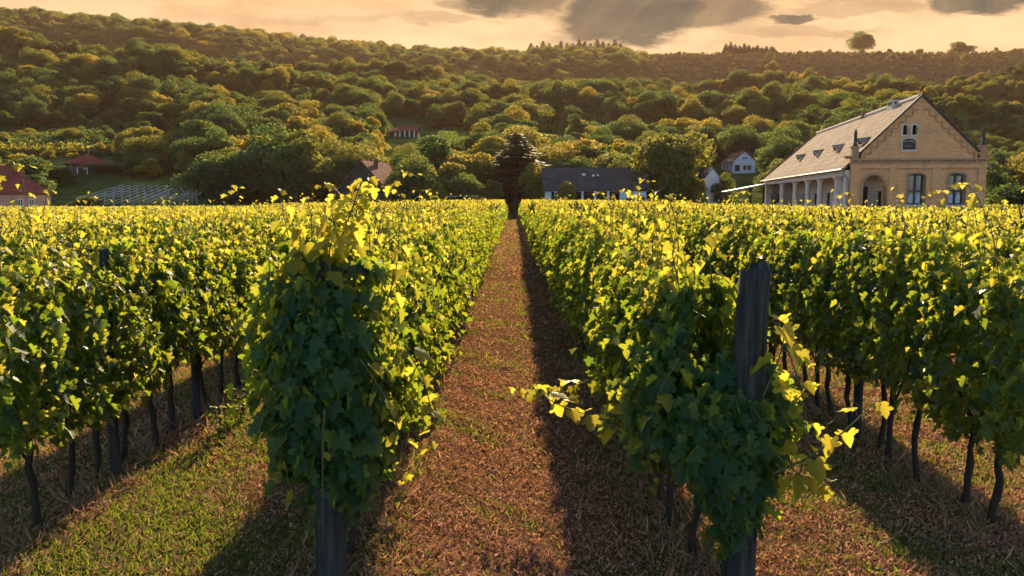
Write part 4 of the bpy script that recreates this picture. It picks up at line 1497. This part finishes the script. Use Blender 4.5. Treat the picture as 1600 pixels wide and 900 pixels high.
def mass(cx, cy, cz, rx, ry, rz_, n, size=.084, front=True):
    n = int(n * 2.3)
    def f(r):
        d_ = unit(r.normal(size=(n, 3)))
        if front: d_[:, 1] = -np.abs(d_[:, 1]) * np.where(r.rand(n) < .8, 1, -1)
        P = np.array([cx, cy, cz]) + d_ * np.array([rx, ry, rz_]) * (.5 + .55 * r.rand(n, 1) ** .6 + .3 * (r.rand(n, 1) < .15)) * (1 + .18 * np.sin(d_[:, :1] * 7 + d_[:, 2:] * 9))
        N = d_ + [0, -.15, .35] + r.normal(size=(n, 3)) * .45
        T = np.stack([d_[:, 0] * .5 + r.normal(size=n) * .4, d_[:, 1] * .4, -np.ones(n)], -1)
        yg = r.rand(n) < .06
        return leaves(P[~yg], T[~yg], N[~yg], size * r.uniform(.5, 1.4, (~yg).sum()), 0, r) + leaves(P[yg], T[yg], N[yg], size * r.uniform(.6, 1.1, yg.sum()), 1, r)
    return f


LX, RX = -1.17, 1.2
big = dict(rad=.009, nleaf=11, size=.17, tendrils=4, tipsize=.5)
A = lambda px, py, Y: at(px, py, Y)
end_vine(LX, HEAD + .35, 'bushy end vine wrapping the post left of the path, with shoots standing above all others',
         [mass(.0, -.42, 1.84, .17, .16, .22, 80, .09), mass(.0, -.28, 1.98, .32, .2, .22, 90, .085), mass(.02, -.38, .62, .13, .12, .32, 70, .08), mass(-.30, -.25, 1.66, .2, .2, .3, 80), mass(.0, -.45, 1.46, .29, .2, .42, 290), mass(-.05, -.42, 1.08, .28, .18, .34, 230), mass(.12, -.40, .86, .18, .15, .26, 90, .11)],
         [('tall_shoot', [A(490, 520, 4.85), A(512, 430, 4.85), A(540, 350, 4.85), A(562, 285, 4.8)], dict(rad=.009, nleaf=22, size=.125, tendrils=4, tipsize=.6)),
          ('tall_shoot', [A(500, 500, 5.05), A(545, 400, 5.0), A(555, 330, 5.0), A(575, 272, 5.0)], dict(rad=.007, nleaf=20, size=.115, tendrils=3, tipsize=.6)),
          ('shoot', [A(520, 470, 4.8), A(512, 400, 4.75), A(520, 360, 4.75), A(515, 325, 4.75)], dict(rad=.006, nleaf=14, size=.12, tendrils=2, tipsize=.7)),
          ('shoot', [A(470, 480, 4.8), A(462, 420, 4.8), A(468, 380, 4.8), A(460, 350, 4.8)], dict(rad=.006, nleaf=12, size=.11, tendrils=2, tipsize=.7)),
          ('tall_shoot', [A(552, 345, 4.9), A(530, 305, 4.9), A(510, 290, 4.9), A(495, 292, 4.9)], dict(rad=.004, nleaf=5, size=.09, tendrils=3)),
          ('shoot', [A(480, 440, 5.0), A(485, 390, 5.0), A(484, 340, 5.0), A(478, 310, 5.0)], dict(rad=.006, nleaf=9, size=.12, tendrils=2)),
          ('shoot', [A(455, 430, 5.2), A(450, 380, 5.2), A(440, 330, 5.2), A(438, 295, 5.2)], dict(rad=.005, nleaf=8, size=.11, tendrils=2)),
          ('shoot', [A(600, 480, 5.2), A(615, 430, 5.2), A(620, 390, 5.3), A(622, 345, 5.3)], dict(rad=.005, nleaf=8, size=.11, tendrils=2)),
          ('shoot', [A(452, 500, 4.8), A(430, 560, 4.75), A(424, 640, 4.75), A(440, 730, 4.75)], dict(rad=.005, nleaf=10, size=.10, tendrils=2)),
          ('shoot', [A(630, 540, 4.9), A(662, 600, 4.9), A(672, 670, 4.9), A(655, 740, 4.9)], dict(rad=.005, nleaf=10, size=.11, tendrils=2)),
          ('shoot', [A(560, 560, 4.6), A(610, 640, 4.6), A(628, 720, 4.6), A(618, 790, 4.6)], dict(rad=.005, nleaf=10, size=.10, tendrils=2)),
          ('shoot', [A(470, 460, 4.9), A(450, 430, 4.9), A(430, 425, 4.9), A(405, 440, 4.9)], dict(rad=.004, nleaf=7, size=.09, tendrils=3)),
          ('hanging_cord', [A(505, 640, 4.52), A(502, 720, 4.5), A(503, 800, 4.55), A(500, 860, 4.6)], dict(rad=.006, nleaf=2, size=.05, tendrils=0))],
         .98, .74, seed=3)
end_vine(RX, HEAD + .35, 'bushy end vine round the thick post right of the path, trailing canes to both sides',
         [mass(.14, -.60, .58, .15, .10, .24, 65, .08), mass(.14, -.52, 1.36, .17, .10, .18, 45), mass(.08, -.62, 1.06, .30, .18, .27, 250), mass(.14, -.60, .84, .22, .17, .18, 110), mass(-.24, -.30, 1.2, .24, .25, .42, 190), mass(.34, -.35, 1.12, .20, .22, .34, 140)],
         [('shoot', [A(1180, 690, 4.5), A(1230, 640, 4.55), A(1262, 600, 4.6), A(1292, 545, 4.65)], dict(rad=.006, nleaf=8, size=.07, tendrils=4, tipsize=.4)),
          ('shoot', [A(1205, 740, 4.45), A(1260, 715, 4.4), A(1315, 675, 4.35), A(1368, 625, 4.4)], dict(rad=.008, nleaf=8, size=.15, tendrils=2, tipsize=.5)),
          ('shoot', [A(1190, 620, 4.6), A(1215, 560, 4.6), A(1222, 520, 4.6), A(1205, 500, 4.6)], dict(rad=.006, nleaf=6, size=.13, tendrils=2, tipsize=.8)),
          ('shoot', [A(1060, 560, 4.7), A(1025, 620, 4.7), A(1010, 690, 4.7), A(1018, 750, 4.7)], dict(rad=.005, nleaf=10, size=.10, tendrils=2)),
          ('shoot', [A(1225, 540, 4.6), A(1250, 610, 4.55), A(1258, 690, 4.5), A(1240, 770, 4.5)], dict(rad=.005, nleaf=11, size=.10, tendrils=2)),
          ('shoot', [A(1110, 440, 4.9), A(1108, 400, 4.9), A(1118, 365, 4.9), A(1135, 345, 4.9)], dict(rad=.005, nleaf=9, size=.10, tendrils=3)),
          ('shoot', [A(1060, 450, 5.2), A(1050, 405, 5.2), A(1048, 370, 5.2), A(1038, 350, 5.2)], dict(rad=.005, nleaf=9, size=.10, tendrils=3)),
          ('shoot', [A(1200, 700, 4.45), A(1245, 740, 4.4), A(1275, 752, 4.4), A(1290, 760, 4.4)], dict(rad=.006, nleaf=6, size=.12, tendrils=1))],
         .92, .76, seed=4)
tv = vine(RX, 6.55, 'grapevine right of the path trailing two long leafy canes over the path', None, 77)
for k, (pts, kw) in enumerate([([A(1050, 690, 5.5), A(1005, 690, 5.35), A(960, 662, 5.3), A(905, 645, 5.3), A(862, 628, 5.3), A(832, 606, 5.4)], dict(rad=.008, nleaf=17, size=.15, tendrils=3, tipsize=.6)),
                              ([A(985, 560, 7.2), A(930, 590, 7.1), A(890, 604, 7.1), A(845, 608, 7.1), A(800, 611, 7.1)], dict(rad=.007, nleaf=15, size=.125, tendrils=1, tipsize=.6))]):
    c_, s_ = math.cos(-tv.rotation_euler.z), math.sin(-tv.rotation_euler.z)
    q = []
    for p_ in pts:
        dd = p_ - Vector(tv.location)
        q.append((dd.x * c_ - dd.y * s_, dd.x * s_ + dd.y * c_, dd.z))
    link('trailing_cane', shoot_mesh('trailing_cane', q, seed=900 + k, **kw), tv)

# the remaining rows as one mass
r = np.random.RandomState(55)
parts = []
tr_pts = []
for i in list(range(-28, 0)) + list(range(1, 17)):
    x0 = row_x(i)
    ys_ = max(HEAD, near_end.get(i, 0))
    ye = row_end(x0)
    ys_ = max(ys_, abs(x0) / .72)
    if ys_ >= ye: continue
    y = ys_
    while y < ye:
        y1 = min(y + .75, ye)
        mid = (y + y1) / 2
        first = abs(i) <= 3
        dens = 700 if mid < 18 else 400 if mid < 30 else 170 if mid < 60 else 105
        size = .08 if mid < 18 else .105 if mid < 30 else .165 if mid < 60 else .215
        zlo = .70
        n = int(dens * (y1 - y))
        lowside = min(1.0, max(0.0, (abs(x0) - 5) / 8)) * (1 if mid < 70 or abs(x0) > 25 else .4) * (2.1 if x0 < 0 else 1)
        hgt = 2.02 + .05 * math.sin(y * .7 + i) - .17 * lowside + r.uniform(-.14, .10)
        c = canopy(r, n, y, y1, zlo=zlo, zhi=hgt, fat=1.0, shape=SIMPLE if mid > 14 else LOBED, size=size, young=.10)
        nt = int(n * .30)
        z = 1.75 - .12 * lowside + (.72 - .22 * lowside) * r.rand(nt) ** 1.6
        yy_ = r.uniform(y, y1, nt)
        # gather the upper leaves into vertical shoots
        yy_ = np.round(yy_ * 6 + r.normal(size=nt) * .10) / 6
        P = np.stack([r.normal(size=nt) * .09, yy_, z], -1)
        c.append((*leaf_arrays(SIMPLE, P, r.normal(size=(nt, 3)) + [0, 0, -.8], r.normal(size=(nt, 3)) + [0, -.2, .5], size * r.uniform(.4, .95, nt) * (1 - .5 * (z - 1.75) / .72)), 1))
        if mid < 48:
            ns = int(7 * (y1 - y) + .5)
            P = np.stack([r.normal(size=ns) * .08, r.uniform(y, y1, ns), np.full(ns, 1.6)], -1)
            c.append((*leaf_arrays(BLADE, P, np.stack([r.normal(size=ns) * .14, r.normal(size=ns) * .16, np.ones(ns)], -1), r.normal(size=(ns, 3)) * [1, 1, .1], r.uniform(.5, .92, ns) - .3 * lowside, np.full(ns, .009 + .0005 * mid)), 3))
        for V, L, T, mi in c:
            parts.append((V + np.array([x0, 0, 0]), L, T, mi))
        k = y
        if mid < 40:
            tb = MB()
            while k < y1:
                tb.tube([(x0 + r.uniform(-.05, .05), k, -.05), (x0 + r.uniform(-.06, .06), k + r.uniform(-.05, .05), .4), (x0, k, .95)], [.032, .026, .02], 5, cap=False)
                k += VSTEP
            parts.append((np.array(tb.v), np.array([q for f in tb.f for q in f]), np.array([len(f) for f in tb.f]), 2))
        y = y1
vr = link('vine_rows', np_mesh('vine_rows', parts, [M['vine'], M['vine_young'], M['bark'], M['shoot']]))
tag(vr, 'the farther grapevine rows filling the field up to the houses', 'vineyard', kind='stuff')

# posts
def post(x, y, hgt, rad, label, name='wooden_post', group=None, lean=(0, 0), seed=0):
    rr = random.Random(seed)
    o = MB()
    n = 9
    zs = [-.2 + (hgt + .2) * k / n for k in range(n + 1)]
    o.tube([(lean[0] * z / hgt + rr.uniform(-.004, .004), lean[1] * z / hgt + rr.uniform(-.004, .004), z) for z in zs] + [(lean[0], lean[1], hgt + .006)],
           [rad * (1.08 - .12 * k / n) for k in range(n + 1)] + [rad * .90], 26, jit=.035, rng=rr)
    ob = o.build(name, M['post'], smooth=True)
    ob.data.polygons.foreach_set('use_smooth', [len(q.vertices) == 4 for q in ob.data.polygons])
    ob.location = (x, y, 0)
    return tag(ob, label, 'post', group)


pr_ = at(1172, 422, 4.72)
pw = post(at(1150, 880, 4.72).x, 4.72, pr_.z, .096, 'thick weathered wooden post at the head of the row right of the path', lean=(pr_.x - at(1150, 880, 4.72).x + .02, 0), seed=1)
wb = MB()
for hz in (1.62, 1.10):
    f_ = hz / pr_.z
    wb.tube([(.096 * 1.03 * math.cos(a) + .06 * f_, .096 * 1.03 * math.sin(a), hz + .01 * math.sin(3 * a)) for a in [k * math.pi / 9 for k in range(19)]], .005, 5)
wb.build('wire_wrap', M['bark'], pw)
pl_ = at(502, 412, 4.95)
post(at(514, 880, 4.8).x, 4.85, pl_.z, .092, 'weathered post buried in the bushy end vine left of the path', lean=(-.02, .02), seed=2)
k = 0
for i, yl in ((-2, (6.9, 8.75, 13.5, 18)), (2, (8.05, 12.8, 17.5)), (-1, (9.8, 14.8)), (1, (7.6, 12.5))):
    for y in yl:
        k += 1
        where = {-2: 'second row left of the path', 2: 'second row right of the path', -1: 'first row left of the path', 1: 'first row right of the path'}[i]
        post(row_x(i) + (.06 if i < 0 else -.06), y, 2.02, .042, 'slim grey wooden stake in the ' + where, 'trellis_stake', 'stakes in the ' + where, seed=10 + k)
p_ = at(803, 330, 111.5)
post(p_.x, 111.5, at(803, 311, 111.5).z, .16, 'dark stub of a post standing at the far end of the path', seed=30)
# trellis wires along the four nearest rows
for i in (-2, -1, 1, 2):
    where = ROWN[i]
    for hz, hn in ((.98, 'lower'), (1.72, 'upper')):
        o = MB().tube([(0, y, -.02 * math.sin((y - HEAD) / 5 * math.pi) ** 2) for y in np.arange(HEAD, 40, 1.25)], .003, 4).build('trellis_wire', M['wire'])
        o.location = (row_x(i), 0, hz)
        tag(o, '%s thin grey wire strung along the %s' % (hn, where), 'wire')

# ------------------------------------------------------------------ grass, litter and weeds
M['dry'] = leaf_mat('dry_litter', (.16, .065, .036), (.70, .38, .23), (.34, .13, .06), (.85, .42, .20), .36, .8, .15)
M['straw'] = leaf_mat('straw', (.16, .095, .05), (.44, .28, .15), (.30, .16, .07), (.5, .28, .12), .35, .7, .2)
M['grass'] = leaf_mat('green_grass', (.03, .07, .016), (.10, .15, .025), (.15, .24, .02), (.38, .36, .035), .45, .55, .3)
r = np.random.RandomState(91)


def scatter(y0, y1, dens, xlim=99):
    area = .70 * (y1 * y1 - y0 * y0)
    n = int(area * dens)
    y = np.sqrt(r.uniform(y0 * y0, y1 * y1, n))
    x = r.uniform(-.70, .70, n) * y
    m = np.abs(x) < xlim
    return x[m], y[m]


def nz2(x, y, s_):
    return np.sin(x * 3.1 / s_ + 1.3 * np.sin(y * 2.3 / s_)) * np.sin(y * 2.7 / s_ + 1.7 * np.sin(x * 1.9 / s_ + 2)) + .5 * np.sin(x * 7.3 / s_ + y * 5.1 / s_)


def row_dist(x):
    q = np.abs(x) - SP / 2
    return np.abs((q + SP / 2) % SP - SP / 2)


litter, green, straw = [], [], []
for y0, y1, dens, k, xl in ((3.6, 7, 3800, 1.0, 99), (7, 12, 1500, 1.3, 99), (12, 24, 260, 1.9, 7), (24, 50, 70, 3.2, 3), (50, 112, 22, 5.5, 1.3)):
    x, y = scatter(y0, y1, dens, xl)
    n = len(x)
    P = np.stack([x, y, r.uniform(.0, .03, n)], -1)
    T = np.stack([r.normal(size=n), r.normal(size=n), r.uniform(-.1, .55, n)], -1)
    N = np.stack([r.normal(size=n) * .5, r.normal(size=n) * .5, np.ones(n)], -1)
    lk = (r.rand(n) < np.clip(.72 + .45 * nz2(x, y, .7), .12, 1)) & ~((x < -1.5) & (x > -3.2) & (y < 10) & (r.rand(n) < .55))
    P, T, N = P[lk], T[lk], N[lk]
    n = len(P)
    litter.append((*leaf_arrays(BLADE, P, T, N, r.uniform(.012, .040, n) * k, r.uniform(.005, .019, n) * k), 0))
    x, y = scatter(y0, y1, dens * .95, xl)
    g = nz2(x, y, 1.5) + .55 * nz2(x, y, .4)
    g = g + np.where((x < -1.4) & (x > -3.3) & (y < 10), 1.0 + .9 * np.sin(x * 2.1 + y * 1.3), 0) + np.where(np.abs(x) < .8, -.45, 0)
    keep = r.rand(len(x)) < np.clip(.30 + g * .5, .05, 1)
    x, y = x[keep], y[keep]
    n = len(x)
    P = np.stack([x, y, np.zeros(n)], -1)
    T = np.stack([r.normal(size=n) * .6, r.normal(size=n) * .6, r.uniform(.3, 1.2, n)], -1)
    N = np.stack([r.normal(size=n), r.normal(size=n), r.uniform(0, .6, n)], -1)
    green.append((*leaf_arrays(BLADE, P, T, N, r.uniform(.015, .06, n) * k, r.uniform(.006, .017, n) * k), 0))
    # long pale straw lying and standing along the foot of each row
    x, y = scatter(y0, y1, dens * .36, xl)
    rd_ = row_dist(x)
    keep = r.rand(len(x)) < np.exp(-(rd_ / .26) ** 2) * np.clip(.7 + .6 * nz2(x, y, .8), .1, 1) + .02
    x, y = x[keep], y[keep]
    n = len(x)
    P = np.stack([x, y, np.zeros(n)], -1)
    T = np.stack([r.normal(size=n) * .9, r.normal(size=n) * .9, r.uniform(.05, .9, n)], -1)
    N = np.stack([r.normal(size=n), r.normal(size=n), r.uniform(0, .6, n)], -1)
    straw.append((*leaf_arrays(BLADE, P, T, N, r.uniform(.06, .17, n) * min(k, 1.6), r.uniform(.002, .0042, n) * k), 0))
tag(link('litter', np_mesh('litter', litter, [M['dry']])), 'dry reddish clippings strewn over the ground', 'litter', kind='stuff')
tag(link('grass', np_mesh('grass', green, [M['grass']])), 'short green grass and clover between the rows', 'grass', kind='stuff')
tag(link('dry_grass', np_mesh('dry_grass', straw, [M['straw']])), 'long dry grass at the foot of the vines', 'grass', kind='stuff')


def weed(px, py, Y, hgt, label, seed):
    p_ = at(px, py, Y)
    r = np.random.RandomState(seed)
    root = empty('weed', (p_.x, Y, 0))
    tag(root, label, 'weed')
    mb = MB()
    P, T, N = [], [], []
    for q in range(5):
        a = r.uniform(0, 6.28)
        e = Vector((math.cos(a) * .10, math.sin(a) * .10, hgt * r.uniform(.7, 1)))
        mb.tube([(0, 0, -.02), e * .5, e], [.005, .004, .002], 4)
        for k in range(9):
            f = .15 + .85 * k / 9
            b = 2.4 * k + r.uniform(0, 1)
            P.append(e * f); T.append((math.cos(b), math.sin(b), -.2)); N.append((r.normal() * .3, r.normal() * .3, 1))
    mb.build('stems', M['shoot'], root)
    n = len(P)
    link('leaves', np_mesh('weed_leaves', [(*leaf_arrays(SIMPLE, np.array([tuple(q) for q in P]), np.array(T), np.array(N), r.uniform(.06, .11, n), r.uniform(.03, .045, n)), 0)], [M['grass']]), root)


weed(343, 690, 7.9, .42, 'leafy weed at the foot of the second row left of the path', 1)
weed(372, 655, 8.6, .50, 'taller leafy weed behind another at the foot of the second row left', 2)
weed(400, 610, 9.6, .45, 'leafy weed between the far trunks and the bushy left end vine', 3)
#weed(758, 778, 6.3, .10, 'tiny seedling in the middle of the path', 4)
# ------------------------------------------------------------------ the evening air
hb = MB().box(-1400, 1400, -60, 1100, -75, 215).build('haze', None)
hb.data.materials.clear()
m_, t = new_mat('haze_air')
vp = t.n('ShaderNodeVolumePrincipled', {'Color': (1.0, .60, .42, 1), 'Density': .00008, 'Anisotropy': .35})
t.n('ShaderNodeOutputMaterial', {1: vp.outputs[0]})
hb.data.materials.append(m_)
tag(hb, 'warm evening haze over the valley', 'haze', kind='stuff')
